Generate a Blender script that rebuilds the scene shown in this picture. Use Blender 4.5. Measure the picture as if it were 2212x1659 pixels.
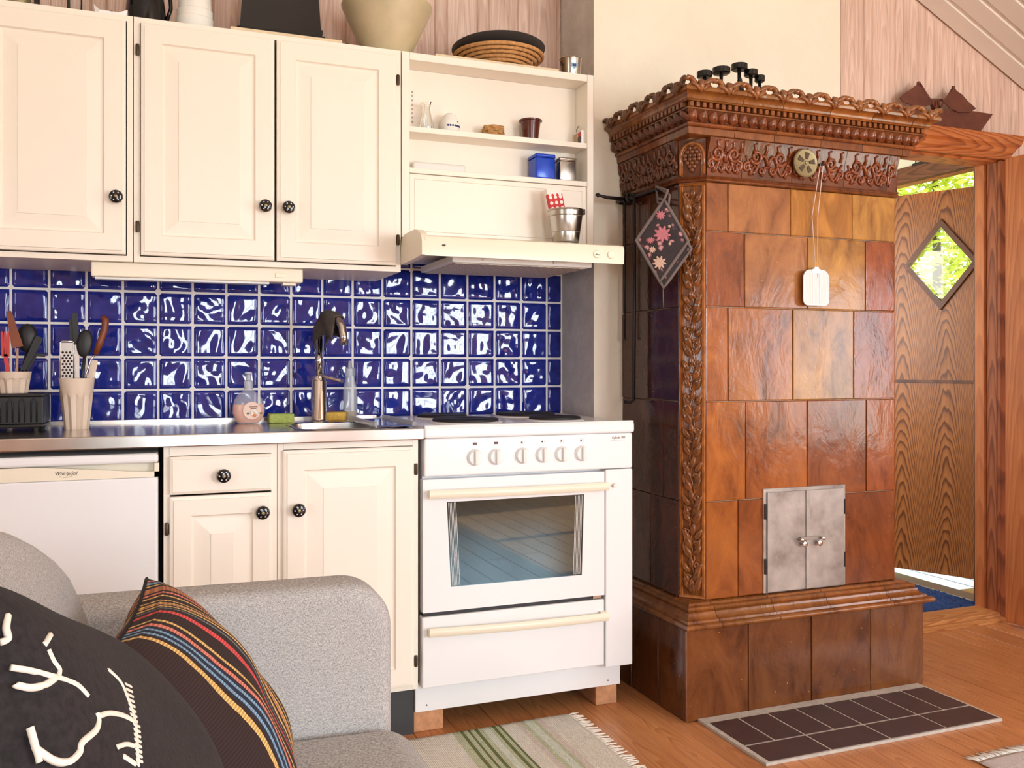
import bpy, bmesh, math, random
from mathutils import Vector, Matrix
random.seed(7)
R = math.radians
PI = math.pi
scene = bpy.context.scene
for o in list(bpy.data.objects):
    bpy.data.objects.remove(o)
col = scene.collection

# ------------------------------------------------------------------ camera
YAW, FPX, HORY, CAMH = R(21.4), 1978.0, 789.0, 1.106
cam = bpy.data.cameras.new('camera')
cam.sensor_width = 36.0
cam.lens = 36.0 * FPX / 2212.0
cam.shift_y = (HORY - 829.5) / 2212.0
cam.clip_start = 0.02
camo = bpy.data.objects.new('camera', cam)
col.objects.link(camo)
camo.location = (0, 0, CAMH)
camo.rotation_euler = (R(90), 0, -YAW)
scene.camera = camo

# ------------------------------------------------------------------ world, sun, daylight, exposure
w = bpy.data.worlds.new('sky'); scene.world = w; w.use_nodes = True
bg = w.node_tree.nodes['Background']
bg.inputs[0].default_value = (0.72, 0.86, 1.0, 1); bg.inputs[1].default_value = 3.0
sun = bpy.data.lights.new('sun', 'SUN'); sun.energy = 24.0; sun.angle = R(0.6); sun.color = (1, .95, .86)
suno = bpy.data.objects.new('sun', sun); col.objects.link(suno)
suno.rotation_euler = Vector((-.8, .15, -.5)).to_track_quat('-Z', 'Y').to_euler()
scene.view_settings.view_transform = 'Standard'
scene.view_settings.look = 'None'
scene.view_settings.exposure = -0.08
scene.view_settings.gamma = 1.0
scene.view_settings.use_curve_mapping = False

def daylight(name, loc, direction, sx, sy, radiance, color=(.86, .94, 1.0)):
    l = bpy.data.lights.new(name, 'AREA'); l.shape = 'RECTANGLE'; l.size = sx; l.size_y = sy
    l.energy = radiance * PI * sx * sy; l.color = color
    o = bpy.data.objects.new(name, l); col.objects.link(o); o.location = loc
    o.rotation_euler = Vector(direction).to_track_quat('-Z', 'Y').to_euler()
    return o
YREAR = -2.4
WINS = [(0.08, 0.80), (2.1, 3.5)]     # rear windows, X ranges
WZ = (0.62, 2.12)
WRAD = 22.0
for i, (a, b) in enumerate(WINS):
    daylight('daylight_window', ((a + b) / 2, YREAR - .16, sum(WZ) / 2), (0, 1, 0), b - a, WZ[1] - WZ[0], WRAD)
SWY, SWZ = (-1.7, 0.35), (0.5, 1.75)                   # window in the right wall
daylight('daylight_window', (4.78, sum(SWY) / 2, sum(SWZ) / 2), (-1, 0, 0), SWZ[1] - SWZ[0], SWY[1] - SWY[0], 7.5)

LWY, LWZ = (-1.6, 0.2), (0.6, 1.55)                   # window in the left wall
daylight('daylight_window', (-2.78, sum(LWY) / 2, sum(LWZ) / 2), (1, 0, 0), LWZ[1] - LWZ[0], LWY[1] - LWY[0], 7.0)

# ------------------------------------------------------------------ rays of the photograph
_s, _c = math.sin(YAW), math.cos(YAW)
def ray(x, y):
    u = (x - 1106) / FPX; v = -(y - HORY) / FPX
    return (_s + u * _c, _c - u * _s, v)
def onY(x, y, Y):
    d = ray(x, y); t = Y / d[1]; return Vector((d[0] * t, Y, CAMH + d[2] * t))
def onX(x, y, X):
    d = ray(x, y); t = X / d[0]; return Vector((X, d[1] * t, CAMH + d[2] * t))
def onZ(x, y, Z):
    d = ray(x, y); t = (Z - CAMH) / d[2]; return Vector((d[0] * t, d[1] * t, Z))

# ------------------------------------------------------------------ materials
def srgb(r, g, b):
    f = lambda v: ((v / 255 + .055) / 1.055) ** 2.4 if v > 10 else v / 255 / 12.92
    return (f(r), f(g), f(b), 1)
MATS = {}
class NT:
    def __init__(s, name):
        s.m = bpy.data.materials.new(name); s.m.use_nodes = True
        s.t = s.m.node_tree; s.p = s.t.nodes['Principled BSDF']; MATS[name] = s.m
    def n(s, kind, **kw):
        nd = s.t.nodes.new(kind)
        for k, v in kw.items():
            if k.startswith('i_'):
                key = k[2:]
                key = int(key) if key.isdigit() else key.replace('_', ' ')
                nd.inputs[key].default_value = v
            else: setattr(nd, k, v)
        return nd
    def l(s, a, b): s.t.links.new(a, b)
    def coords(s, scale=(1, 1, 1), rnd=True, kind='Object'):
        tc = s.n('ShaderNodeTexCoord'); mp = s.n('ShaderNodeMapping'); mp.inputs['Scale'].default_value = scale
        if rnd:
            oi = s.n('ShaderNodeObjectInfo'); mu = s.n('ShaderNodeVectorMath', operation='SCALE')
            cb = s.n('ShaderNodeCombineXYZ'); s.l(oi.outputs['Random'], cb.inputs[0]); s.l(oi.outputs['Random'], cb.inputs[1]); s.l(oi.outputs['Random'], cb.inputs[2])
            s.l(cb.outputs[0], mu.inputs[0]); mu.inputs['Scale'].default_value = 37.0
            ad = s.n('ShaderNodeVectorMath', operation='ADD')
            s.l(tc.outputs[kind], ad.inputs[0]); s.l(mu.outputs[0], ad.inputs[1]); s.l(ad.outputs[0], mp.inputs[0])
        else: s.l(tc.outputs[kind], mp.inputs[0])
        return mp.outputs[0]
    def noise(s, vec, scale, detail=3, rough=.55, dist=0):
        nd = s.n('ShaderNodeTexNoise'); nd.inputs['Scale'].default_value = scale; nd.inputs['Detail'].default_value = detail
        nd.inputs['Roughness'].default_value = rough; nd.inputs['Distortion'].default_value = dist
        s.l(vec, nd.inputs['Vector']); return nd.outputs['Fac']
    def ramp(s, fac, stops, interp='LINEAR'):
        nd = s.n('ShaderNodeValToRGB'); cr = nd.color_ramp; cr.interpolation = interp
        while len(cr.elements) < len(stops): cr.elements.new(.5)
        for e, (p, c) in zip(cr.elements, stops): e.position = p; e.color = c
        s.l(fac, nd.inputs[0]); return nd.outputs[0]
    def mix(s, fac, a, b, blend='MIX'):
        nd = s.n('ShaderNodeMix', data_type='RGBA', blend_type=blend)
        for i, v in ((0, fac), (6, a), (7, b)):
            if isinstance(v, (int, float, tuple)): nd.inputs[i].default_value = v
            else: s.l(v, nd.inputs[i])
        return nd.outputs[2]
    def bump(s, h, strength=.3, dist=.002):
        nd = s.n('ShaderNodeBump'); nd.inputs['Strength'].default_value = strength; nd.inputs['Distance'].default_value = dist
        s.l(h, nd.inputs['Height']); s.l(nd.outputs[0], s.p.inputs['Normal'])
    def base(s, c):
        if isinstance(c, tuple): s.p.inputs['Base Color'].default_value = c
        else: s.l(c, s.p.inputs['Base Color'])
    def set(s, **kw):
        for k, v in kw.items(): s.p.inputs[k.replace('_', ' ')].default_value = v
        return s

def plain(name, c, rough=.5, metal=0, var=0, vscale=8, bumps=None, **kw):
    m = NT(name); m.set(Roughness=rough, Metallic=metal, **kw)
    if var or bumps: v = m.coords()
    if var:
        f = m.noise(v, vscale, 4)
        d = tuple(max(0, x * (1 - var)) for x in c[:3]) + (1,)
        u = tuple(min(1, x * (1 + var * .6)) for x in c[:3]) + (1,)
        m.base(m.ramp(f, [(.3, d), (.7, u)]))
    else: m.base(c)
    if bumps: m.bump(m.noise(v, bumps[0], 3), bumps[1], bumps[2] if len(bumps) > 2 else .002)
    return m.m
def wood(name, light, mid, dark, along=2, across=(1, 0, 0), rough=.4, half=.06, rings=7.0, amp=.5, tint=.1, knots=0, period=0, arch=.4, contrast=1.0):
    # cathedral grain: parabolic rings about the middle of each board plus fine streaks
    m = NT(name); m.set(Roughness=rough)
    v0 = m.coords()
    tc = m.n('ShaderNodeTexCoord')
    dp = m.n('ShaderNodeVectorMath', operation='DOT_PRODUCT'); m.l(tc.outputs['Object'], dp.inputs[0]); dp.inputs[1].default_value = across
    u = dp.outputs['Value']
    if period:
        pp = m.n('ShaderNodeMath', operation='PINGPONG'); m.l(u, pp.inputs[0]); pp.inputs[1].default_value = period / 2; u = pp.outputs[0]
    sq = m.n('ShaderNodeMath', operation='MULTIPLY'); m.l(u, sq.inputs[0]); m.l(u, sq.inputs[1])
    s3 = m.n('ShaderNodeSeparateXYZ'); m.l(v0, s3.inputs[0])
    sc = [11, 11, 11]; sc[along] = 2.2
    nz = m.noise(m.coords(tuple(sc)), 1.0, 3, .5)
    t1 = m.n('ShaderNodeMath', operation='MULTIPLY_ADD'); m.l(sq.outputs[0], t1.inputs[0]); t1.inputs[1].default_value = arch / half ** 2; m.l(s3.outputs[along], t1.inputs[2])
    t2 = m.n('ShaderNodeMath', operation='MULTIPLY_ADD'); m.l(nz, t2.inputs[0]); t2.inputs[1].default_value = amp; m.l(t1.outputs[0], t2.inputs[2])
    t3 = m.n('ShaderNodeMath', operation='MULTIPLY'); m.l(t2.outputs[0], t3.inputs[0]); t3.inputs[1].default_value = rings
    fr = m.n('ShaderNodeMath', operation='FRACT'); m.l(t3.outputs[0], fr.inputs[0])
    k = contrast; lerp = lambda a, b, q: tuple(x + (y - x) * q for x, y in zip(a, b))
    d_ = lerp(mid, dark, k)
    c = m.ramp(fr.outputs[0], [(0, lerp(mid, light, .6)), (.5, mid), (.8, d_), (.94, lerp(d_, mid, .5)), (1, light)])
    s2 = [90, 90, 90]; s2[along] = 4
    f1 = m.noise(m.coords(tuple(s2)), 1.0, 4, .6)
    st = m.ramp(f1, [(.3, (.80, .76, .73, 1)), (.6, (1.04, 1.04, 1.04, 1))])
    c = m.mix(1.0, c, st, 'MULTIPLY')
    bl = m.noise(m.coords((3, 3, 3)), 1.0, 2)
    c = m.mix(1.0, c, m.ramp(bl, [(.3, (.9, .87, .85, 1)), (.7, (1.06, 1.06, 1.06, 1))]), 'MULTIPLY')
    if knots:
        sk = [1, 1, 1]; sk[along] = .4
        vo = m.n('ShaderNodeTexVoronoi'); vo.inputs['Scale'].default_value = knots
        m.l(m.coords(tuple(sk)), vo.inputs['Vector'])
        kf = m.ramp(vo.outputs['Distance'], [(.03, (1, 1, 1, 1)), (.08, (0, 0, 0, 1))])
        c = m.mix(kf, c, tuple(x * .3 for x in dark[:3]) + (1,))
    oi = m.n('ShaderNodeObjectInfo')
    tn = m.ramp(oi.outputs['Random'], [(0, (1 - tint, 1 - tint * 1.15, 1 - tint * 1.25, 1)), (1, (1, 1, 1, 1))])
    m.base(m.mix(1.0, c, tn, 'MULTIPLY')); m.bump(f1, .1, .001)
    return m.m

W_ = (.92, .92, .92, 1)
plain('cream_paint', srgb(250, 239, 224), .38, 0, .02, 3)
plain('white_enamel', srgb(244, 243, 243), .22, 0, 0)
plain('ivory_plastic', srgb(245, 234, 212), .32)
plain('white_plastic', srgb(240, 240, 238), .35)
plain('pale_white', srgb(238, 232, 226), .4)
plain('black_gap', (.004, .004, .005, 1), .8)
plain('black_plastic', (.008, .008, .009, 1), .45)
plain('dark_iron', srgb(48, 40, 38), .45, .5, .2, 30)
plain('hotplate', srgb(40, 34, 34), .55, .3, .2, 60)
plain('steel', srgb(205, 198, 190), .22, 1, .08, 20)
plain('chrome', srgb(215, 210, 205), .08, 1)
plain('galvanised', srgb(190, 186, 180), .25, 1, .1, 15)
plain('brass_dull', srgb(158, 144, 108), .45, .55, .15, 25)
plain('hinge_metal', srgb(90, 75, 60), .45, .8)
plain('grout', srgb(242, 238, 234), .8, 0, .04, 40)
plain('mortar', srgb(196, 188, 178), .9, 0, .15, 40, (120, .5, .004))
plain('pale_joint', srgb(214, 178, 150), .7, 0, .2, 60)
plain('white_paint', srgb(242, 236, 228), .5, 0, .03, 4)
plain('hearth_clinker', srgb(74, 52, 50), .42, 0, .18, 25)
plain('black_ceramic', (.006, .005, .006, 1), .12)
plain('knob_white', srgb(225, 220, 215), .3)
plain('red_print', srgb(205, 42, 44), .5)
plain('white_print', srgb(245, 236, 226), .5)
plain('dark_print', srgb(70, 62, 60), .5)
plain('blue_tin', srgb(24, 72, 196), .22, .15)
plain('brown_plastic', srgb(88, 36, 26), .25)
plain('cork', srgb(186, 138, 84), .8, 0, .35, 70, (160, .5, .003))
plain('white_china', srgb(244, 240, 232), .2)
plain('blue_china', srgb(34, 44, 110), .3)
plain('straw', srgb(205, 150, 92), .75, 0, .3, 90, (200, .6, .003))
plain('straw_dark', srgb(120, 70, 38), .8, 0, .3, 90)
plain('pewter', srgb(86, 84, 84), .5, .4)
plain('mat_beige', srgb(232, 210, 176), .8, 0, .12, 60, (200, .5, .003))
plain('beige_china', srgb(205, 188, 152), .35, 0, .08, 20)
plain('beige_pot', srgb(228, 206, 186), .4)
plain('sponge_green', srgb(176, 192, 104), .9, 0, .2, 120, (200, .8, .004))
plain('sponge_yellow', srgb(226, 184, 86), .9, 0, .2, 120, (200, .8, .004))
plain('dark_cloth', srgb(84, 76, 70), .95, 0, .2, 60, (160, .6, .003))
plain('red_plastic', srgb(196, 60, 52), .35)
plain('wood_handle', srgb(128, 62, 28), .4, 0, .25, 30)
plain('grey_strap', srgb(118, 104, 100), .9, 0, .1, 100)
plain('swatter_white', srgb(246, 246, 250), .4)
plain('string_white', srgb(225, 205, 195), .7)
plain('blue_mat_fibre', srgb(52, 84, 150), .95, 0, .5, 160, (220, 1, .01))
plain('black_rubber', (.012, .012, .012, 1), .7)
plain('deck_white', srgb(112, 130, 140), .6)
plain('porch_wall', srgb(226, 222, 204), .7)
plain('alu', srgb(170, 160, 150), .4, .6)
plain('toe_kick', srgb(58, 60, 62), .5)
plain('leaf_green', srgb(196, 204, 52), .6, 0, .3, 3)
plain('trunk_brown', srgb(90, 70, 50), .9)
plain('lawn', srgb(120, 140, 50), .9, 0, .3, 6)
plain('yarn_white', srgb(236, 226, 212), .9)
plain('lace_white', srgb(240, 238, 232), .8)
plain('paper_white', srgb(248, 244, 242), .6)
plain('dark_wood_ship', srgb(98, 50, 34), .5, 0, .25, 25)
plain('tan_print', srgb(190, 160, 120), .6)
plain('soap_pink', srgb(235, 170, 146), .25)
plain('orange_flower', srgb(232, 140, 70), .5)
plain('green_leaf_print', srgb(96, 110, 60), .5)
plain('pipe_grey', srgb(120, 112, 106), .6)
plain('brick_raw', srgb(205, 150, 108), .9, 0, .25, 40, (80, .6, .004))
plain('oven_dark', (.02, .02, .024, 1), .5)
plain('light_strip', srgb(250, 240, 214), .35)
plain('potholder_pink', srgb(196, 120, 128), .9)
plain('potholder_cream', srgb(214, 178, 158), .9)

def m_plaster():
    m = NT('plaster'); m.set(Roughness=.85); v = m.coords(rnd=False)
    m.base(m.ramp(m.noise(v, 2.2, 4), [(.3, srgb(240, 226, 206)), (.7, srgb(250, 238, 218))]))
    m.bump(m.noise(v, 26, 6, .6), .5, .006)
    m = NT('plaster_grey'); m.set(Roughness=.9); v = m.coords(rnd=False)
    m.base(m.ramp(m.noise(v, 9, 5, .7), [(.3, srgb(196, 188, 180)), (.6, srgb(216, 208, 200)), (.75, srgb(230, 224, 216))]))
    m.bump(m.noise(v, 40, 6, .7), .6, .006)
m_plaster()
def m_bluetile():
    m = NT('blue_glaze'); m.set(Roughness=.06)
    m.p.inputs['IOR'].default_value = 1.6
    v = m.coords()
    m.base(m.ramp(m.noise(v, 30, 3), [(.3, srgb(16, 30, 118)), (.7, srgb(36, 52, 150))]))
    m.bump(m.noise(v, 45, 2), .05, .002)
m_bluetile()
def m_glaze():
    m = NT('brown_glaze'); m.set(Roughness=.16)
    m.p.inputs['IOR'].default_value = 1.55
    oi = m.n('ShaderNodeObjectInfo')
    v = m.coords((1, 1, .45)); f = m.noise(v, 9, 6, .68, .8)
    c = m.ramp(f, [(.28, (.30, .24, .22, 1)), (.47, (.78, .76, .74, 1)), (.72, (1.22, 1.34, 1.25, 1))])
    c = m.mix(1.0, oi.outputs['Color'], c, 'MULTIPLY')
    v2 = m.coords(); vo = m.noise(v2, 120, 2)
    sp = m.ramp(vo, [(.74, (0, 0, 0, 1)), (.79, (1, 1, 1, 1))])
    c = m.mix(sp, c, srgb(205, 150, 100))
    m.base(c)
    v3 = m.coords((1, 1, .6)); m.bump(m.noise(v3, 11, 4, .6, .5), .35, .006)
    m.p.inputs['Specular IOR Level'].default_value = .42
    m = NT('brown_relief'); m.set(Roughness=.14); m.p.inputs['IOR'].default_value = 1.55
    oi = m.n('ShaderNodeObjectInfo')
    f = m.noise(m.coords(), 40, 4)
    c = m.ramp(f, [(.3, (.62, .58, .55, 1)), (.7, (1.25, 1.25, 1.2, 1))])
    m.base(m.mix(1.0, oi.outputs['Color'], c, 'MULTIPLY'))
m_glaze()
wood('floor_pine', srgb(222, 162, 108), srgb(211, 143, 91), srgb(180, 113, 68), 1, (1, 0, 0), .3, .064, 6, 1.0, .16, 2.4, 0, 1.1, .6)
wood('pink_wall_wood', srgb(236, 210, 194), srgb(228, 198, 182), srgb(208, 172, 156), 2, (1, 0, 0), .6, .06, 4.5, .8, .07, 0, 0, 1.3, .55)
wood('orange_wood', srgb(206, 130, 70), srgb(192, 112, 58), srgb(150, 78, 38), 0, (0, 0, 1), .38, .05, 9, .5, .05, 0, 0, .3)
wood('jamb_wood', srgb(184, 112, 68), srgb(166, 94, 54), srgb(124, 64, 36), 2, (0, 1, 0), .65, .04, 5, .4, .05, 8, 0, .5)
wood('leaf_wood', srgb(206, 132, 76), srgb(196, 118, 64), srgb(178, 100, 52), 2, (0, 1, 0), .6, .08, 4, .3, .05, 0, .16, .8, .7)
wood('porch_door_wood', srgb(190, 126, 70), srgb(168, 104, 52), srgb(98, 50, 22), 2, (.42, -.907, 0), .4, .05, 13, .35, .03, 0, .215, .16, 1.0)
wood('brown_wood', srgb(126, 78, 48), srgb(110, 64, 38), srgb(84, 46, 28), 1, (0, 0, 1), .45, .05, 8, .4, .05)
wood('sill_wood', srgb(216, 160, 102), srgb(202, 138, 82), srgb(172, 106, 60), 0, (0, 1, 0), .4, .05, 8, .4, .05)

def m_fabric():
    m = NT('grey_weave'); m.set(Roughness=.95); v = m.coords(rnd=False)
    a = m.noise(m.coords((1, 1, 6), False), 260, 2); b = m.noise(m.coords((5, 5, 1), False), 240, 2)
    f = m.n('ShaderNodeMath', operation='ADD'); m.l(a, f.inputs[0]); m.l(b, f.inputs[1])
    h = m.n('ShaderNodeMath', operation='MULTIPLY'); m.l(f.outputs[0], h.inputs[0]); h.inputs[1].default_value = .5
    m.base(m.ramp(h.outputs[0], [(.36, srgb(124, 122, 122)), (.5, srgb(180, 177, 175)), (.64, srgb(222, 219, 216))]))
    m.bump(h.outputs[0], .5, .002)
    m = NT('black_fabric'); m.set(Roughness=.95); v = m.coords(rnd=False)
    m.base(m.ramp(m.noise(v, 200, 2), [(.3, srgb(24, 20, 22)), (.7, srgb(44, 38, 40))])); m.bump(m.noise(v, 300, 2), .4, .002)
    # striped cushion: stripes follow the cloth's own UV
    m = NT('striped_cloth'); m.set(Roughness=.9)
    tc = m.n('ShaderNodeTexCoord'); sp = m.n('ShaderNodeSeparateXYZ'); m.l(tc.outputs['UV'], sp.inputs[0])
    nz = m.n('ShaderNodeTexNoise'); nz.inputs['Scale'].default_value = 9; m.l(tc.outputs['UV'], nz.inputs['Vector'])
    wob = m.n('ShaderNodeMath', operation='MULTIPLY_ADD'); m.l(nz.outputs['Fac'], wob.inputs[0]); wob.inputs[1].default_value = .018; m.l(sp.outputs[0], wob.inputs[2])
    k = srgb(54, 36, 34); r = srgb(232, 84, 84); p = srgb(236, 140, 120); y = srgb(238, 196, 118); b = srgb(136, 176, 204); n_ = srgb(36, 48, 72); t = srgb(196, 130, 92); g = srgb(120, 140, 150)
    seq = [(.0, k), (.36, y), (.376, k), (.39, n_), (.396, b), (.408, n_), (.424, b), (.436, n_), (.446, k), (.452, p), (.47, k), (.49, y), (.5, k), (.555, r), (.575, k), (.6, g), (.61, k), (.625, y), (.64, k),
           (.655, y), (.662, t), (.672, y), (.684, k), (.70, y), (.712, k), (.745, y), (.757, k), (.775, p), (.79, k), (.805, t), (.85, k), (.875, y), (.885, k), (.9, b), (.92, n_), (.935, p), (.95, k)]
    seq = [(0.0, k)] + [(.15 + (q - .36) / .6 * .84, c_) for q, c_ in seq[1:]]
    # a colour ramp holds 32 stops: chain two
    a1 = m.ramp(wob.outputs[0], seq[:24], 'CONSTANT'); a2 = m.ramp(wob.outputs[0], [(0, k)] + seq[24:], 'CONSTANT')
    gt = m.n('ShaderNodeMath', operation='GREATER_THAN'); m.l(wob.outputs[0], gt.inputs[0]); gt.inputs[1].default_value = seq[24][0] - .0005
    cc = m.mix(gt.outputs[0], a1, a2)
    # woven dashes along the yarns
    wv = m.n('ShaderNodeMath', operation='MULTIPLY'); m.l(sp.outputs[1], wv.inputs[0]); wv.inputs[1].default_value = 520
    sn = m.n('ShaderNodeMath', operation='SINE'); m.l(wv.outputs[0], sn.inputs[0])
    dash = m.ramp(sn.outputs[0], [(0, (.62, .55, .55, 1)), (.5, (1, 1, 1, 1))])
    m.base(m.mix(1.0, cc, dash, 'MULTIPLY')); m.bump(m.noise(m.coords(rnd=False), 300, 2), .3, .002)
    # rag rugs: stripes across local X
    def rug(name, stops, amt=.06):
        m = NT(name); m.set(Roughness=.98)
        tc = m.n('ShaderNodeTexCoord'); sp = m.n('ShaderNodeSeparateXYZ'); m.l(tc.outputs['UV'], sp.inputs[0])
        c = m.ramp(sp.outputs[0], stops, 'CONSTANT')
        ck = m.n('ShaderNodeTexWave'); ck.inputs['Scale'].default_value = 60; ck.inputs['Distortion'].default_value = 1.5; ck.inputs['Detail'].default_value = 1
        m.l(m.coords((1, 1, 1), False), ck.inputs['Vector'])
        d = m.ramp(ck.outputs['Fac'], [(.2, (1 - amt, 1 - amt, 1 - amt, 1)), (.7, (1.05, 1.05, 1.05, 1))])
        n2 = m.ramp(m.noise(m.coords((1, 3, 1), False), 130, 2), [(.35, (.9, .89, .88, 1)), (.6, (1, 1, 1, 1))])
        m.base(m.mix(1.0, m.mix(1.0, c, d, 'MULTIPLY'), n2, 'MULTIPLY')); m.bump(ck.outputs['Fac'], .8, .004)
    wv_, gr, dg, pa, rs = srgb(252, 243, 230), srgb(214, 216, 182), srgb(120, 130, 76), srgb(240, 244, 228), srgb(240, 224, 214)
    rug('rug_green', [(0, wv_), (.575, gr), (.605, dg), (.615, gr), (.63, dg), (.64, gr), (.655, dg), (.665, gr), (.68, pa), (.705, gr), (.715, dg), (.727, gr), (.74, dg), (.748, wv_), (.80, rs), (.82, gr), (.835, pa), (.86, gr), (.875, rs), (.895, wv_)])
    rug('rug_rose', [(0, srgb(206, 170, 180)), (.1, srgb(236, 220, 222)), (.2, srgb(190, 150, 164)), (.3, srgb(222, 214, 220)), (.45, srgb(150, 150, 165)), (.55, srgb(230, 205, 210)), (.7, srgb(200, 160, 175)), (.85, srgb(236, 226, 226))])
m_fabric()
def m_glass():
    m = NT('clear_glass'); m.set(Roughness=.02); m.p.inputs['Transmission Weight'].default_value = 1.0; m.p.inputs['IOR'].default_value = 1.45
    m.base((.95, .97, .97, 1))
    m = NT('thin_plastic'); m.set(Roughness=.04); m.base((.92, .94, .95, 1)); m.p.inputs['Alpha'].default_value = .2
    m = NT('yellow_liquid'); m.set(Roughness=.05); m.base(srgb(206, 160, 30)); m.p.inputs['Transmission Weight'].default_value = .5
    m = NT('oven_glass'); m.set(Roughness=.02, Metallic=.0); m.base((.006, .010, .014, 1)); m.p.inputs['IOR'].default_value = 1.9
    m.p.inputs['Specular Tint'].default_value = (.6, .88, 1, 1)
    m = NT('frosted_plastic'); m.set(Roughness=.25); m.base((.85, .85, .86, 1)); m.p.inputs['Transmission Weight'].default_value = .7
    m = NT('mesh_plastic'); m.set(Roughness=.5); v = m.coords((1, 1, 1), False)
    ck = m.n('ShaderNodeTexChecker'); ck.inputs['Scale'].default_value = 330; m.l(v, ck.inputs[0])
    ck.inputs[1].default_value = srgb(250, 248, 250); ck.inputs[2].default_value = srgb(226, 205, 196); m.base(ck.outputs[0])
    m = NT('potholder_cloth'); m.set(Roughness=.95); v = m.coords(rnd=False)
    vo = m.n('ShaderNodeTexVoronoi'); vo.inputs['Scale'].default_value = 42; vo.inputs['Randomness'].default_value = 1; m.l(v, vo.inputs[0])
    c = m.ramp(vo.outputs['Distance'], [(.25, srgb(205, 150, 150)), (.36, srgb(120, 72, 76)), (.44, srgb(56, 48, 50))])
    big = m.noise(v, 22, 2)
    c = m.mix(m.ramp(big, [(.48, (0, 0, 0, 1)), (.55, (1, 1, 1, 1))]), srgb(60, 52, 54), c); m.base(c); m.bump(m.noise(v, 250, 2), .5, .003)
    m = NT('hood_filter'); m.set(Roughness=.5); v = m.coords((1, 1, 1), False)
    wv = m.n('ShaderNodeTexChecker'); wv.inputs['Scale'].default_value = 70; m.l(v, wv.inputs[0]); wv.inputs[1].default_value = srgb(214, 204, 190); wv.inputs[2].default_value = srgb(176, 164, 150); m.base(wv.outputs[0])
    m = NT('stove_iron'); m.set(Roughness=.42, Metallic=.45); v = m.coords()
    m.base(m.ramp(m.noise(v, 9, 5, .6), [(.3, srgb(128, 117, 110)), (.5, srgb(164, 155, 148)), (.72, srgb(186, 178, 170))])); m.bump(m.noise(v, 60, 4), .25, .002)
m_glass()

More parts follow.
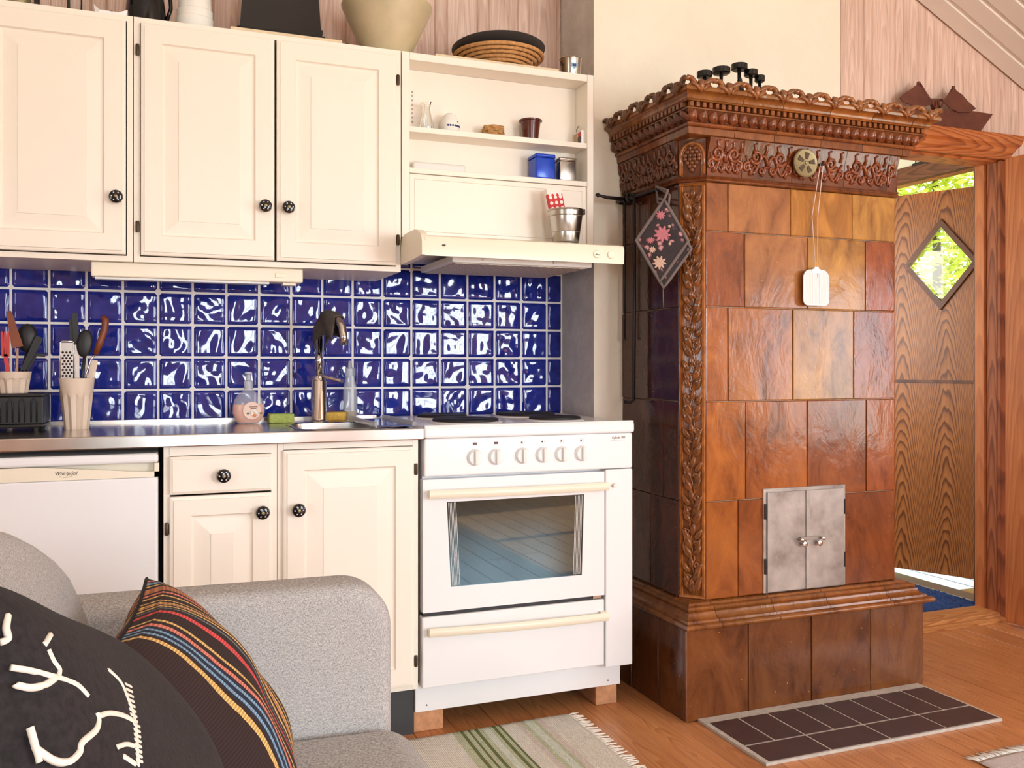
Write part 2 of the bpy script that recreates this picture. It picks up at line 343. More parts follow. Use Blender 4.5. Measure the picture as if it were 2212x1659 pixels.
# ------------------------------------------------------------------ mesh helpers
WLOC = {}
class MB:
    def __init__(s): s.v = []; s.f = []; s.mi = []; s.cur = 0; s.uv = None
    def add(s, vs, fs):
        b = len(s.v); s.v += [tuple(x) for x in vs]
        for f in fs: s.f.append([b + i for i in f]); s.mi.append(s.cur)
        return s
    def box(s, x0, x1, y0, y1, z0, z1):
        vs = [(x, y, z) for z in (z0, z1) for y in (y0, y1) for x in (x0, x1)]
        return s.add(vs, [(0, 2, 3, 1), (4, 5, 7, 6), (0, 1, 5, 4), (2, 6, 7, 3), (0, 4, 6, 2), (1, 3, 7, 5)])
    def rbox(s, x0, x1, y0, y1, z0, z1, r=.004, seg=2):
        bm = bmesh.new(); bmesh.ops.create_cube(bm, size=1)
        for v in bm.verts: v.co = Vector(((x0 + x1) / 2 + v.co.x * (x1 - x0), (y0 + y1) / 2 + v.co.y * (y1 - y0), (z0 + z1) / 2 + v.co.z * (z1 - z0)))
        r = min(r, .49 * min(x1 - x0, y1 - y0, z1 - z0))
        bmesh.ops.bevel(bm, geom=list(bm.edges), offset=r, segments=seg, profile=.5, affect='EDGES')
        return s.bm(bm)
    def bm(s, bm):
        bm.verts.index_update()
        s.add([v.co[:] for v in bm.verts], [[v.index for v in f.verts] for f in bm.faces]); bm.free(); return s
    def lathe(s, prof, n=24, c=(0, 0, 0), ax=None, cap=True):
        # prof: (r, h) from bottom to top; ax: direction of h
        q = Vector((0, 0, 1)).rotation_difference(Vector(ax)) if ax else None
        vs = []; fs = []
        for r, h in prof:
            for i in range(n):
                a = 2 * PI * i / n; p = Vector((r * math.cos(a), r * math.sin(a), h))
                if q: p = q @ p
                vs.append(p + Vector(c))
        m = len(prof)
        for j in range(m - 1):
            for i in range(n):
                k = (i + 1) % n; fs.append((j * n + i, j * n + k, (j + 1) * n + k, (j + 1) * n + i))
        if cap: fs.append(tuple(range(n - 1, -1, -1))); fs.append(tuple((m - 1) * n + i for i in range(n)))
        return s.add(vs, fs)
    def tube(s, path, r, n=8, closed=False, cap=True):
        P = [Vector(p) for p in path]; m = len(P); rr = r if isinstance(r, (list, tuple)) else [r] * m
        vs = []; fs = []; up = None
        for i, p in enumerate(P):
            a = P[(i - 1) % m] if (i or closed) else P[0]; b = P[(i + 1) % m] if (i < m - 1 or closed) else P[-1]
            t = (b - a).normalized() if (b - a).length > 1e-9 else Vector((0, 0, 1))
            if up is None: up = Vector((0, 0, 1)) if abs(t.z) < .9 else Vector((1, 0, 0))
            sd = t.cross(up)
            if sd.length < 1e-6: sd = t.orthogonal()
            sd.normalize(); up = sd.cross(t).normalized()
            for k in range(n):
                an = 2 * PI * k / n; vs.append(p + (sd * math.cos(an) + up * math.sin(an)) * rr[i])
        for i in range(m if closed else m - 1):
            j = (i + 1) % m
            for k in range(n):
                l = (k + 1) % n; fs.append((i * n + k, i * n + l, j * n + l, j * n + k))
        if cap and not closed: fs.append(tuple(range(n - 1, -1, -1))); fs.append(tuple((m - 1) * n + k for k in range(n)))
        return s.add(vs, fs)
    def prism(s, poly, fn0, fn1):
        # poly: list of 2D; fn0/fn1 map 2D -> 3D at the two ends
        n = len(poly); vs = [fn0(*p) for p in poly] + [fn1(*p) for p in poly]
        fs = [tuple(range(n - 1, -1, -1)), tuple(range(n, 2 * n))] + [(i, (i + 1) % n, n + (i + 1) % n, n + i) for i in range(n)]
        return s.add(vs, fs)
    def sphere(s, c, r, nu=10, nv=6, sc=(1, 1, 1)):
        vs = [(c[0], c[1], c[2] - r * sc[2])]; fs = []
        for j in range(1, nv):
            th = PI * j / nv
            for i in range(nu):
                a = 2 * PI * i / nu; vs.append((c[0] + r * sc[0] * math.sin(th) * math.cos(a), c[1] + r * sc[1] * math.sin(th) * math.sin(a), c[2] - r * sc[2] * math.cos(th)))
        vs.append((c[0], c[1], c[2] + r * sc[2])); L = len(vs) - 1
        for i in range(nu):
            k = (i + 1) % nu; fs.append((0, 1 + k, 1 + i)); fs.append((L, L - nu + i, L - nu + k))
            for j in range(nv - 2):
                b = 1 + j * nu; fs.append((b + i, b + k, b + nu + k, b + nu + i))
        return s.add(vs, fs)
    def grid(s, fn, nu, nv):
        vs = [fn(i / nu, j / nv) for j in range(nv + 1) for i in range(nu + 1)]
        fs = [(j * (nu + 1) + i, j * (nu + 1) + i + 1, (j + 1) * (nu + 1) + i + 1, (j + 1) * (nu + 1) + i) for j in range(nv) for i in range(nu)]
        return s.add(vs, fs)
    def xf(s, M, start=0):
        for i in range(start, len(s.v)): s.v[i] = tuple(M @ Vector(s.v[i]))
        return s
    def build(s, name, mats, parent=None, smooth=False, origin=None, fixn=True, color=None, keep=False):
        if isinstance(mats, str): mats = [mats]
        xs = list(zip(*s.v))
        if origin is None:
            origin = Vector(((min(xs[0]) + max(xs[0])) / 2, (min(xs[1]) + max(xs[1])) / 2, (min(xs[2]) if parent is None else (min(xs[2]) + max(xs[2])) / 2)))
        origin = Vector(origin)
        me = bpy.data.meshes.new(name)
        me.from_pydata([tuple(Vector(v) - origin) for v in s.v], [], s.f)
        for m in mats: me.materials.append(MATS[m])
        if len(mats) > 1:
            for p, i in zip(me.polygons, s.mi): p.material_index = i
        if fixn:
            b = bmesh.new(); b.from_mesh(me); bmesh.ops.recalc_face_normals(b, faces=b.faces); b.to_mesh(me); b.free()
        if smooth is True: me.shade_smooth()
        elif smooth: 
            me.shade_smooth(); me.set_sharp_from_angle(angle=R(smooth))
        o = bpy.data.objects.new(name, me); col.objects.link(o)
        return place(o, origin, parent, color)
def place(o, origin, parent, color=None):
    WLOC[o.name] = Vector(origin)
    if parent is not None:
        o.parent = parent; o.location = Vector(origin) - WLOC[parent.name]
    else: o.location = origin
    if color: o.color = color
    return o
def dup(o, origin, parent, color=None, rot=None, scale=None):
    c = o.copy(); col.objects.link(c)
    if rot is not None: c.rotation_euler = rot
    if scale is not None: c.scale = scale
    return place(c, origin, parent, color or tuple(o.color))
def tag(o, label, cat, group=None):
    o['label'] = label; o['category'] = cat
    if group: o['group'] = group
    return o
def thing(name, label, cat, loc, group=None):
    o = bpy.data.objects.new(name, None); col.objects.link(o); o.location = loc; o.empty_display_size = .05
    WLOC[o.name] = Vector(loc); return tag(o, label, cat, group)
def struct(o): o['kind'] = 'structure'; return o
def sroot(name, loc):
    o = bpy.data.objects.new(name, None); col.objects.link(o); o.location = loc; o.empty_display_size = .05
    WLOC[o.name] = Vector(loc); return struct(o)
def text_mesh(txt, size, M, name, mat, parent, shear=0, extrude=.0004):
    cu = bpy.data.curves.new('lettering', 'FONT'); cu.body = txt; cu.size = size; cu.shear = shear; cu.extrude = extrude; cu.align_x = 'CENTER'; cu.align_y = 'CENTER'; cu.resolution_u = 3
    t = bpy.data.objects.new('lettering', cu); col.objects.link(t); bpy.context.view_layer.update()
    me = bpy.data.meshes.new_from_object(t.evaluated_get(bpy.context.evaluated_depsgraph_get()))
    b = MB(); b.add([v.co[:] for v in me.vertices], [list(p.vertices) for p in me.polygons]); b.xf(M)
    bpy.data.objects.remove(t); bpy.data.curves.remove(cu); bpy.data.meshes.remove(me)
    return b.build(name, mat, parent)
def face_y(x, y, z):   # local XY of lettering -> front (-Y) facing plane
    return Matrix.Translation((x, y, z)) @ Matrix.Rotation(R(90), 4, 'X')

# ================================================================== THE SETTING
RIDGE, XL, XR_ = 1.0, -2.6, 4.6
YB, YBR = 3.218, 2.95          # tile face of the kitchen wall, face of the door wall
def zc(x):
    return 2.633 - .502 * (x - 2.962) if x >= RIDGE else 2.633 - .502 * (RIDGE - 2.962) - .502 * (RIDGE - x)
ZR = zc(RIDGE)
# floor of long planks
fl = sroot('floor', (1, .5, 0))
MB().box(XL - .1, XR_ + .1, YREAR - .1, 3.4, -.06, -.022).build('subfloor', 'brown_wood', fl)
pw = .128
plank = None
x = XL
rs = random.Random(3)
while x < XR_:
    cuts = [YREAR, rs.uniform(-1.6, .8), 3.4] if rs.random() < .6 else [YREAR, rs.uniform(1.0, 1.9), 3.4]
    for a, b in zip(cuts, cuts[1:]):
        y1 = b - .0012
        MB().add([(x + .001, a, -.02), (x + pw - .001, a, -.02), (x + pw - .001, y1, -.02), (x + .001, y1, -.02),
                  (x + .0005, a, -.002), (x + .002, a + .001, 0), (x + pw - .002, a + .001, 0), (x + pw - .0005, a, -.002),
                  (x + .0005, y1, -.002), (x + .002, y1 - .001, 0), (x + pw - .002, y1 - .001, 0), (x + pw - .0005, y1, -.002)],
                 [(0, 1, 2, 3), (0, 4, 5, 6, 7, 1), (3, 2, 11, 10, 9, 8), (4, 8, 9, 5), (5, 9, 10, 6), (6, 10, 11, 7), (0, 3, 8, 4), (1, 7, 11, 2)]).build('plank', 'floor_pine', fl)
    x += pw
# ceiling: two slopes; boards run down the slope that shows
ce = sroot('ceiling', (RIDGE, .5, ZR))
def slope_slab(x0, x1, y0, y1, t0, t1):
    return MB().add([(x0, y0, zc(x0) + t0), (x1, y0, zc(x1) + t0), (x1, y1, zc(x1) + t0), (x0, y1, zc(x0) + t0), (x0, y0, zc(x0) + t1), (x1, y0, zc(x1) + t1), (x1, y1, zc(x1) + t1), (x0, y1, zc(x0) + t1)],
                    [(0, 3, 2, 1), (4, 5, 6, 7), (0, 1, 5, 4), (1, 2, 6, 5), (2, 3, 7, 6), (3, 0, 4, 7)])
slope_slab(RIDGE, XR_ + .15, YREAR - .1, 3.5, .022, .1).build('roof_slab', 'white_paint', ce)
slope_slab(XL - .15, RIDGE, YREAR - .1, 3.5, .0, .1).build('roof_slab', 'white_paint', ce)
bw = .112
y = YBR - .004
while y > YREAR:
    a = max(y - bw, YREAR)
    pr = [(a + .001, .02), (a + .001, .008), (a + .012, .008), (a + .016, 0), (y - .008, 0), (y - .001, .008), (y - .001, .02)]
    MB().prism(pr, lambda p, q: (RIDGE, p, zc(RIDGE) + q), lambda p, q: (XR_, p, zc(XR_) + q)).build('ceiling_board', 'white_paint', ce)
    y -= bw
# plank walls (tongue and groove with a bead), top follows the roof
def plank_wall(root, x0, x1, yf, z0, zmax=None, z0f=None, pitch=.118, bead=.046):
    x = x0
    while x < x1 - .004:
        for wd in (pitch, bead):
            e = min(x + wd, x1)
            if e - x < .006: x = e; continue
            g = .0045
            pr = [(x, yf + .018), (x, yf + .006), (x + g, yf), (e - g, yf), (e, yf + .006), (e, yf + .018)]
            zt = lambda q: (zmax if zmax else zc(q) + .015)
            zb = z0f(x, e) if z0f else z0
            MB().prism(pr, lambda p, q: (p, q, zb), lambda p, q: (p, q, zt(p))).build('wall_plank', 'pink_wall_wood', root)
            x = e
wb = sroot('wall_back', (-.5, YB, 0))
MB().box(XL - .1, 1.48, YB + .03, YB + .14, -.02, ZR).build('backing', 'white_paint', wb)
plank_wall(wb, XL, 1.471, YB + .012, 1.56)
MB().box(XL, 1.471, YB + .005, YB + .03, -.02, 1.56).build('grout_bed', 'grout', wb)
# rippled glazed tiles
TP, TX0, TZ0 = .107, -.4125, .9182
def ripple_tile(seed, wx, wz):
    rr = random.Random(seed); waves = []
    for _ in range(7):
        a = rr.uniform(0, 2 * PI); lam = rr.uniform(.032, .075); waves.append((math.cos(a) * 2 * PI / lam, math.sin(a) * 2 * PI / lam, rr.uniform(0, 2 * PI), lam * .0082 * rr.uniform(.5, 1.2)))
    n = 16
    def fn(u, v):
        X = (u - .5) * wx; Z = (v - .5) * wz
        e = min(wx / 2 - abs(X), wz / 2 - abs(Z)); edge = -.005 * max(0, 1 - e / .006) ** 2
        h = sum(A * math.sin(kx * X + kz * Z + ph) for kx, kz, ph, A in waves) * min(1, e / .012 + .15)
        return (X, -(h + edge), Z)
    b = MB().grid(fn, n, n)
    me = b.build('wall_tile', 'blue_glaze', wb, True, origin=(0, 0, 0), fixn=False)
    return me
tw = TP - .0075
protos = [ripple_tile(i, tw, tw) for i in range(12)]
half = ripple_tile(50, 1.471 - (TX0 + 17 * TP) - .009, tw)
used = set()
for k in range(-8, 18):
    for j in range(0, 6):
        zc_ = TZ0 + (j + .5) * TP
        if k == 17:
            org = ((TX0 + 17 * TP + 1.471) / 2 - .001, YB, zc_)
            if 'h' not in used: place(half, org, wb); used.add('h')
            else: dup(half, org, wb)
            continue
        i = rs.randrange(12); org = (TX0 + (k + .5) * TP, YB, zc_)
        if i not in used: place(protos[i], org, wb); used.add(i)
        else: dup(protos[i], org, wb, rot=(0, rs.choice([0, PI / 2, PI, -PI / 2]), 0))
# the other walls
def gable(name, y0, y1, z0, holes, mat, xs=(XL, XR_)):
    root = sroot(name, ((xs[0] + xs[1]) / 2, y0, 0))
    cuts = sorted(set([xs[0], xs[1], RIDGE] + [h for hh in holes for h in hh[:2]])); cuts = [c for c in cuts if xs[0] <= c <= xs[1]]
    for a, b in zip(cuts, cuts[1:]):
        hh = [h for h in holes if h[0] <= a + 1e-6 and h[1] >= b - 1e-6]
        spans = [(z0, None)] if not hh else [(z0, hh[0][2]), (hh[0][3], None)]
        for p, q in spans:
            ta, tb = (q, q) if q is not None else (zc(a) + .05, zc(b) + .05)
            MB().add([(a, y0, p), (b, y0, p), (b, y1, p), (a, y1, p), (a, y0, ta), (b, y0, tb), (b, y1, tb), (a, y1, ta)],
                     [(0, 3, 2, 1), (4, 5, 6, 7), (0, 1, 5, 4), (1, 2, 6, 5), (2, 3, 7, 6), (3, 0, 4, 7)]).build('wall_section', mat, root)
    return root
plain('rose_wall', srgb(226, 196, 178), .7, 0, .05, 2)
gable('wall_rear', YREAR - .14, YREAR, -.02, [(a, b, *WZ) for a, b in WINS], 'rose_wall')
wl = sroot('wall_left', (XL, .5, 0)); 
for q in ((YREAR - .1, LWY[0], -.02, 1.9), (LWY[1], 3.4, -.02, 1.9), (LWY[0], LWY[1], -.02, LWZ[0]), (LWY[0], LWY[1], LWZ[1], 1.9)): MB().box(XL - .12, XL, q[0], q[1], q[2], q[3]).build('wall_section', 'rose_wall', wl)
w4 = sroot('window_6', (XL, sum(LWY) / 2, LWZ[0]))
for q in ((LWY[0], LWY[0] + .06, *LWZ), (LWY[1] - .06, LWY[1], *LWZ), (LWY[0] + .06, LWY[1] - .06, LWZ[0], LWZ[0] + .06), (LWY[0] + .06, LWY[1] - .06, LWZ[1] - .06, LWZ[1])): MB().box(XL - .1, XL + .01, q[0], q[1], q[2], q[3]).build('window_frame', 'white_paint', w4)
wr = sroot('wall_right', (XR_, .3, 0))
for y0, y1, z0, z1 in ((YREAR - .1, SWY[0], -.02, 2.0), (SWY[1], 3.06, -.02, 2.0), (SWY[0], SWY[1], -.02, SWZ[0]), (SWY[0], SWY[1], SWZ[1], 2.0)):
    MB().box(XR_, XR_ + .12, y0, y1, z0, z1).build('wall_section', 'rose_wall', wr)
for i, (a, b) in enumerate(WINS):
    r = sroot('window_%d' % (i + 1), ((a + b) / 2, YREAR, WZ[0]))
    for q in ((a, a + .06, *WZ), (b - .06, b, *WZ), (a + .06, b - .06, WZ[0], WZ[0] + .06), (a + .06, b - .06, WZ[1] - .06, WZ[1])):
        MB().box(q[0], q[1], YREAR - .1, YREAR + .015, q[2], q[3]).build('window_frame', 'white_paint', r)
    n = 2 if b - a < 1.4 else 3
    for k in range(1, n): xx = a + (b - a) * k / n; MB().box(xx - .02, xx + .02, YREAR - .08, YREAR - .04, WZ[0] + .06, WZ[1] - .06).build('mullion', 'white_paint', r)
    MB().box(a + .06, b - .06, YREAR - .078, YREAR - .042, 1.62, 1.65).build('mullion', 'white_paint', r)
r = sroot('window_4', (XR_, sum(SWY) / 2, SWZ[0]))
for q in ((SWY[0], SWY[0] + .06, *SWZ), (SWY[1] - .06, SWY[1], *SWZ), (SWY[0] + .06, SWY[1] - .06, SWZ[0], SWZ[0] + .06), (SWY[0] + .06, SWY[1] - .06, SWZ[1] - .06, SWZ[1]), (-.70, -.64, SWZ[0] + .06, SWZ[1] - .06)):
    MB().box(XR_ - .01, XR_ + .09, q[0], q[1], q[2], q[3]).build('window_frame', 'white_paint', r)
# chimney breast
ch = sroot('wall_chimney', (2.02, 2.949, 0))
b = MB(); X0, X1, Y0, Y1 = 1.471, 2.574, 2.949, 3.4
b.add([(X0, Y0, -.02), (X1, Y0, -.02), (X1, Y0, zc(X1) + .05), (X0, Y0, zc(X0) + .05)], [(0, 1, 2, 3)]); b.cur = 1
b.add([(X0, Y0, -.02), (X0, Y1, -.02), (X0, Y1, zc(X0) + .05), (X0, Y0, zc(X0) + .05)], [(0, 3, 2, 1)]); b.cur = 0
b.add([(X1, Y0, -.02), (X1, Y1, -.02), (X1, Y1, zc(X1) + .05), (X1, Y0, zc(X1) + .05), (X0, Y1, -.02), (X0, Y1, zc(X0) + .05)], [(0, 1, 2, 3), (1, 4, 5, 2)])
b.build('chimney_breast', ['plaster', 'plaster_grey'], ch, fixn=False)
# door wall on the right with its doorway to the porch
DX0, DX1, DZ = 2.61, 3.43, 1.995
wd = sroot('wall_door', (3.5, YBR, 0))
for q in ((2.575, DX0, -.02, 2.0), (DX1 + .01, XR_ + .1, -.02, 2.0)):
    MB().box(q[0], q[1], YBR + .018, 3.06, q[2], q[3]).build('wall_section', 'porch_wall', wd)
b = MB().add([(2.575, YBR + .018, 2.0), (XR_ + .1, YBR + .018, 2.0), (XR_ + .1, 3.06, 2.0), (2.575, 3.06, 2.0), (2.575, YBR + .018, zc(2.575)), (XR_ + .1, YBR + .018, zc(XR_ + .1) + .25), (XR_ + .1, 3.06, zc(XR_ + .1) + .25), (2.575, 3.06, zc(2.575))],
             [(0, 3, 2, 1), (4, 5, 6, 7), (0, 1, 5, 4), (1, 2, 6, 5), (2, 3, 7, 6), (3, 0, 4, 7)]); b.build('wall_section', 'porch_wall', wd)
plank_wall(wd, 2.5765, XR_, YBR, -.0, z0f=lambda a, e: (2.0 if a < 3.46 else 0.0))
MB().box(2.58, XR_, YBR - .012, YBR, 0, .0).v  # (no skirting shows here)
# inner doorway: casing, jambs, sill
d1 = sroot('door_1', (3.0, YBR, 0))
b = MB()  # head with moulded cap, clipped right end
zt = 2.103
prof = [(0, 2.0), (.028, 2.0), (.028, 2.022), (.034, 2.03), (.034, 2.05), (.046, 2.062), (.052, 2.095), (.052, zt), (0, zt)]
xe = 3.535
def capx(zv): return xe - max(0, (2.075 - zv)) * .95
b.prism(prof, lambda p, q: (2.578, YBR - p, q), lambda p, q: (capx(q), YBR - p, q)); b.build('head_casing', 'orange_wood', d1)
MB().rbox(DX1, DX1 + .085, YBR - .02, YBR - .0005, 0, 1.998, .004).build('side_casing', 'jamb_wood', d1)
MB().rbox(DX1, DX1 + .03, YBR + .0, YBR + .055, 0, DZ, .003).build('jamb', 'jamb_wood', d1)
MB().rbox(DX1 - .012, DX1 + .02, YBR + .056, YBR + .105, 0, DZ, .003).build('jamb_stop', 'leaf_wood', d1)
MB().rbox(DX0 - .03, DX0, YBR, YBR + .1, 0, DZ, .003).build('jamb', 'jamb_wood', d1)
MB().rbox(DX0, DX1, YBR, YBR + .105, DZ - .005, DZ + .02, .003).build('jamb_head', 'orange_wood', d1)
b = MB(); b.prism([(2.896, 0), (2.896, .008), (2.912, .016), (2.928, .016), (2.934, .03), (3.03, .034), (3.06, .03), (3.06, 0)], lambda p, q: (DX0, p, q), lambda p, q: (DX1 - .001, p, q)); b.build('door_sill', 'sill_wood', d1)
# the room door, swung open into the room
d2 = thing('room_door', 'orange pine room door standing open beside the doorway', 'door', (3.395, 2.86, 0))
MB().rbox(3.375, 3.417, 2.06, 2.862, .018, 1.985, .003).build('leaf', 'leaf_wood', d2)
for zz in (.25, 1.0, 1.75): MB().lathe([(.007, 0), (.007, .09)], 10, (3.422, 2.868, zz)).build('hinge', 'hinge_metal', d2)
# porch beyond
po = sroot('wall_porch', (3.0, 4.2, 0))
MB().box(2.2, 3.66, 3.06, 4.4, -.06, -.012).build('porch_floor', 'brown_wood', po)
for q in ((3.06, 4.4, -.02, .9), (3.06, 3.3, .9, 2.0), (4.15, 4.4, .9, 2.0), (3.06, 4.4, 2.0, 2.35)): MB().box(2.2, 2.3, q[0], q[1], q[2], q[3]).build('wall_section', 'porch_wall', po)  # left wall left open for the added porch light
daylight('daylight_window', (2.19, 3.725, 1.45), (1, 0, 0), 1.1, .85, 9.0, (1, .97, .93))  # added area light that brightens the porch and its door
w5 = sroot('window_5', (2.25, 3.725, .9))  # unseen window, put in to go with the added porch light
for q in ((3.3, 3.34, .9, 2.0), (4.11, 4.15, .9, 2.0), (3.34, 4.11, .9, .94), (3.34, 4.11, 1.96, 2.0)): MB().box(2.21, 2.29, q[0], q[1], q[2], q[3]).build('window_frame', 'white_paint', w5)
MB().box(2.3, 3.66, 4.3, 4.4, -.02, 2.35).build('wall_section', 'porch_wall', po)
MB().box(2.2, 3.66, 3.06, 4.4, 2.26, 2.35).build('porch_ceiling', 'porch_wall', po)
PX = 3.565
PY0, PY1 = 3.18, 3.93
MB().box(PX, 3.66, 3.06, PY0 - .05, -.02, 2.3).build('wall_section', 'porch_wall', po)
MB().box(PX, 3.66, PY1 + .05, 4.4, -.02, 2.3).build('wall_section', 'porch_wall', po)
MB().box(PX, 3.66, PY0 - .05, PY1 + .05, 2.11, 2.3).build('wall_section', 'porch_wall', po)
d3 = sroot('door_2', (PX, 3.55, 0))
MB().rbox(PX - .015, 3.66, PY0 - .05, PY0, 0, 2.035, .003).build('jamb', 'brown_wood', d3)
MB().rbox(PX - .015, 3.66, PY1, PY1 + .05, 0, 2.035, .003).build('jamb', 'brown_wood', d3)
MB().rbox(PX - .015, 3.60, PY0 - .05, PY1 + .05, 2.036, 2.11, .003).build('head', 'brown_wood', d3)
MB().rbox(3.601, 3.665, PY0 - .05, PY1 + .05, 2.036, 2.11, .003).build('head_outer', 'orange_wood', d3)
MB().rbox(PX - .01, 3.66, PY0, PY1, -.012, .012, .004).build('door_sill', 'alu', d3)
# porch door leaf, ajar and swung outwards
hinge = Vector((3.60, 3.90, 0)); fr = Vector((3.93, 3.185, 0)); ax = (fr - hinge).normalized(); nrm = Vector((-ax.y, ax.x, 0))
if nrm.x > 0: nrm = -nrm           # towards the room
Lw = (fr - hinge).length
def on_leaf(px, py):
    d = Vector(ray(px, py)); o0 = Vector((0, 0, CAMH)); t = (hinge - o0).dot(nrm) / d.dot(nrm); p = o0 + d * t
    return ((p - hinge).dot(ax), p.z)
pdoor = thing('porch_door', 'brown veneered porch door ajar with a diamond window', 'door', hinge)
cu, cz = on_leaf(2033, 571); hv = .208; hu = .165
def L3(u, z, d=0): return hinge + ax * u + nrm * d + Vector((0, 0, z))
zb_, zt_, th = .035, 2.0, .042
hole = [(cu - hu, cz), (cu, cz - hv), (cu + hu, cz), (cu, cz + hv)]
b = MB()
outer = [(0, zb_), (Lw, zb_), (Lw, zt_), (0, zt_)]
mids = [(0, cz), (cu, zb_), (Lw, cz), (cu, zt_)]
ring = [(0, zb_), (cu, zb_), (Lw, zb_), (Lw, cz), (Lw, zt_), (cu, zt_), (0, zt_), (0, cz)]
hol8 = [((hole[0][0] + hole[1][0]) / 2, (hole[0][1] + hole[1][1]) / 2), hole[1], ((hole[1][0] + hole[2][0]) / 2, (hole[1][1] + hole[2][1]) / 2), hole[2], ((hole[2][0] + hole[3][0]) / 2, (hole[2][1] + hole[3][1]) / 2), hole[3], ((hole[3][0] + hole[0][0]) / 2, (hole[3][1] + hole[0][1]) / 2), hole[0]]
vs = [L3(u, z, 0) for u, z in ring] + [L3(u, z, 0) for u, z in hol8] + [L3(u, z, -th) for u, z in ring] + [L3(u, z, -th) for u, z in hol8]
fs = []
for i in range(8):
    j = (i + 1) % 8
    fs += [(i, j, 8 + j, 8 + i), (16 + i, 24 + i, 24 + j, 16 + j), (i, 16 + i, 16 + j, j), (8 + i, 8 + j, 24 + j, 24 + i)]
b.add(vs, fs); leaf = b.build('leaf', 'porch_door_wood', pdoor)
b = MB()
for i in range(4):
    p, q = hole[i], hole[(i + 1) % 4]; c0 = Vector((cu, cz))
    def off(pt, k): v = Vector(pt) - c0; return c0 + v * k
    quad = [off(p, .93), off(q, .93), off(q, 1.12), off(p, 1.12)]
    b.prism([tuple(v) for v in quad], lambda u, z: L3(u, z, .0005), lambda u, z: L3(u, z, .014))
b.build('window_surround', 'brown_wood', pdoor)
b = MB().prism([tuple(x) for x in hole], lambda u, z: L3(u, z, -.018), lambda u, z: L3(u, z, -.024)); b.build('pane', 'clear_glass', pdoor)
MB().prism([(.01, 1.015), (Lw - .01, 1.015), (Lw - .01, 1.03), (.01, 1.03)], lambda u, z: L3(u, z, .0005), lambda u, z: L3(u, z, .006)).build('cross_strip', 'brown_wood', pdoor)
# door mat in the porch, bracket above the porch door
mt = MB()
mt.grid(lambda u, v: (2.62 + u * .925, 3.065 + v * .75, .004 + .012 * random.random()), 90, 70)
mt.box(2.62, 3.545, 3.065, 3.815, -.0115, .004)
o = mt.build('door_mat', 'blue_mat_fibre', None, fixn=False); tag(o, 'blue tufted door mat on the porch floor', 'door mat')
cl = thing('door_closer', 'small dark metal closer bracket above the porch door', 'bracket', (PX, 3.5, 2.12))
pA, pB = onX(1972, 357, PX - .012), onX(2010, 347, PX - .012)
MB().tube([pA, pB], .008, 8).build('rail', 'dark_iron', cl)
for px in (1978, 1987): 
    p = onX(px, 354, PX - .012); MB().tube([p, p + Vector((0, 0, .035))], .003, 6).build('prong', 'dark_iron', cl)
q = pB; MB().rbox(PX - .025, PX - .0005, q.y - .02, q.y + .02, q.z - .012, q.z + .014, .003).build('mount', 'dark_iron', cl)
# outside: deck, lawn, shrubs
dk = sroot('deck', (4.5, 4, -.05))
for k in range(12):
    x0 = 3.667 + k * .125; MB().rbox(x0, x0 + .117, 3.1, 6.2, -.07, -.03, .004).build('deck_board', 'deck_white', dk)
gd = sroot('ground', (8, 6, -.3)); MB().box(-20, 40, -25, 40, -.45, -.3).build('lawn_surface', 'lawn', gd)
def shrub(label, c, r, h, n, seed):
    rr = random.Random(seed); root = thing('garden_shrub', label, 'shrub', (c[0], c[1], -.3), 'shrubs outside the porch door')
    b = MB()
    for _ in range(n):
        a = rr.uniform(0, 2 * PI); zz = rr.random(); k = math.sqrt(rr.random()) * math.sin(PI * min(1, zz * .9 + .12)) ** .6
        p = Vector((c[0] + r * k * math.cos(a), c[1] + r * k * math.sin(a), .1 + zz * h)); s = rr.uniform(.035, .075)
        d = Vector((rr.gauss(0, 1), rr.gauss(0, 1), rr.gauss(0, .6))).normalized(); e = d.orthogonal().normalized()
        b.add([p - d * s, p + e * s * .45, p + d * s, p - e * s * .45], [(0, 1, 2, 3)])
    f = b.build('foliage', 'leaf_green', root, fixn=False); f['kind'] = 'stuff'
    MB().tube([(c[0], c[1], -.3), (c[0] + .05, c[1], h * .4), (c[0], c[1], h * .8)], [.07, .05, .02], 8).build('trunk', 'trunk_brown', root)
shrub('yellow-green garden shrub seen through the diamond window', (7.6, 7.3), 1.35, 4.6, 16000, 1)
shrub('tall yellow-green shrub seen above the porch door', (9.4, 10.4), 1.7, 5.6, 16000, 2)
shrub('yellow-green shrub beside the house beyond the diamond window', (11.0, 7.6), 1.5, 5.0, 12000, 3)

# ================================================================== KITCHEN
YF, YD = 2.86, 2.84           # upper cabinets: face frame, door front
def nest(b, x0, x1, z0, z1, steps):
    # nested rectangles (inset, y): a moulded front seen from -Y
    rs_ = [[(x0 + i, y, z0 + i), (x1 - i, y, z0 + i), (x1 - i, y, z1 - i), (x0 + i, y, z1 - i)] for i, y in steps]
    vs = [p for r in rs_ for p in r]; fs = []
    for k in range(len(rs_) - 1):
        for i in range(4): j = (i + 1) % 4; fs.append((k * 4 + i, k * 4 + j, (k + 1) * 4 + j, (k + 1) * 4 + i))
    e = (len(rs_) - 1) * 4; fs.append((e, e + 1, e + 2, e + 3)); fs.append((3, 2, 1, 0))
    b.add(vs, fs); return b
def panel_door(name, x0, x1, z0, z1, y, parent, stile=.056, slope=.036):
    st = [(0, y + .02), (0, y + .006), (.003, y + .0045), (.009, y + .0035), (.010, y), (stile, y), (stile + .003, y + .007), (stile + .006, y + .0085), (stile + .010, y + .0085), (stile + .010 + slope, y + .0025), (stile + .0105 + slope, y + .0005)]
    return nest(MB(), x0, x1, z0, z1, st).build(name, 'cream_paint', parent)
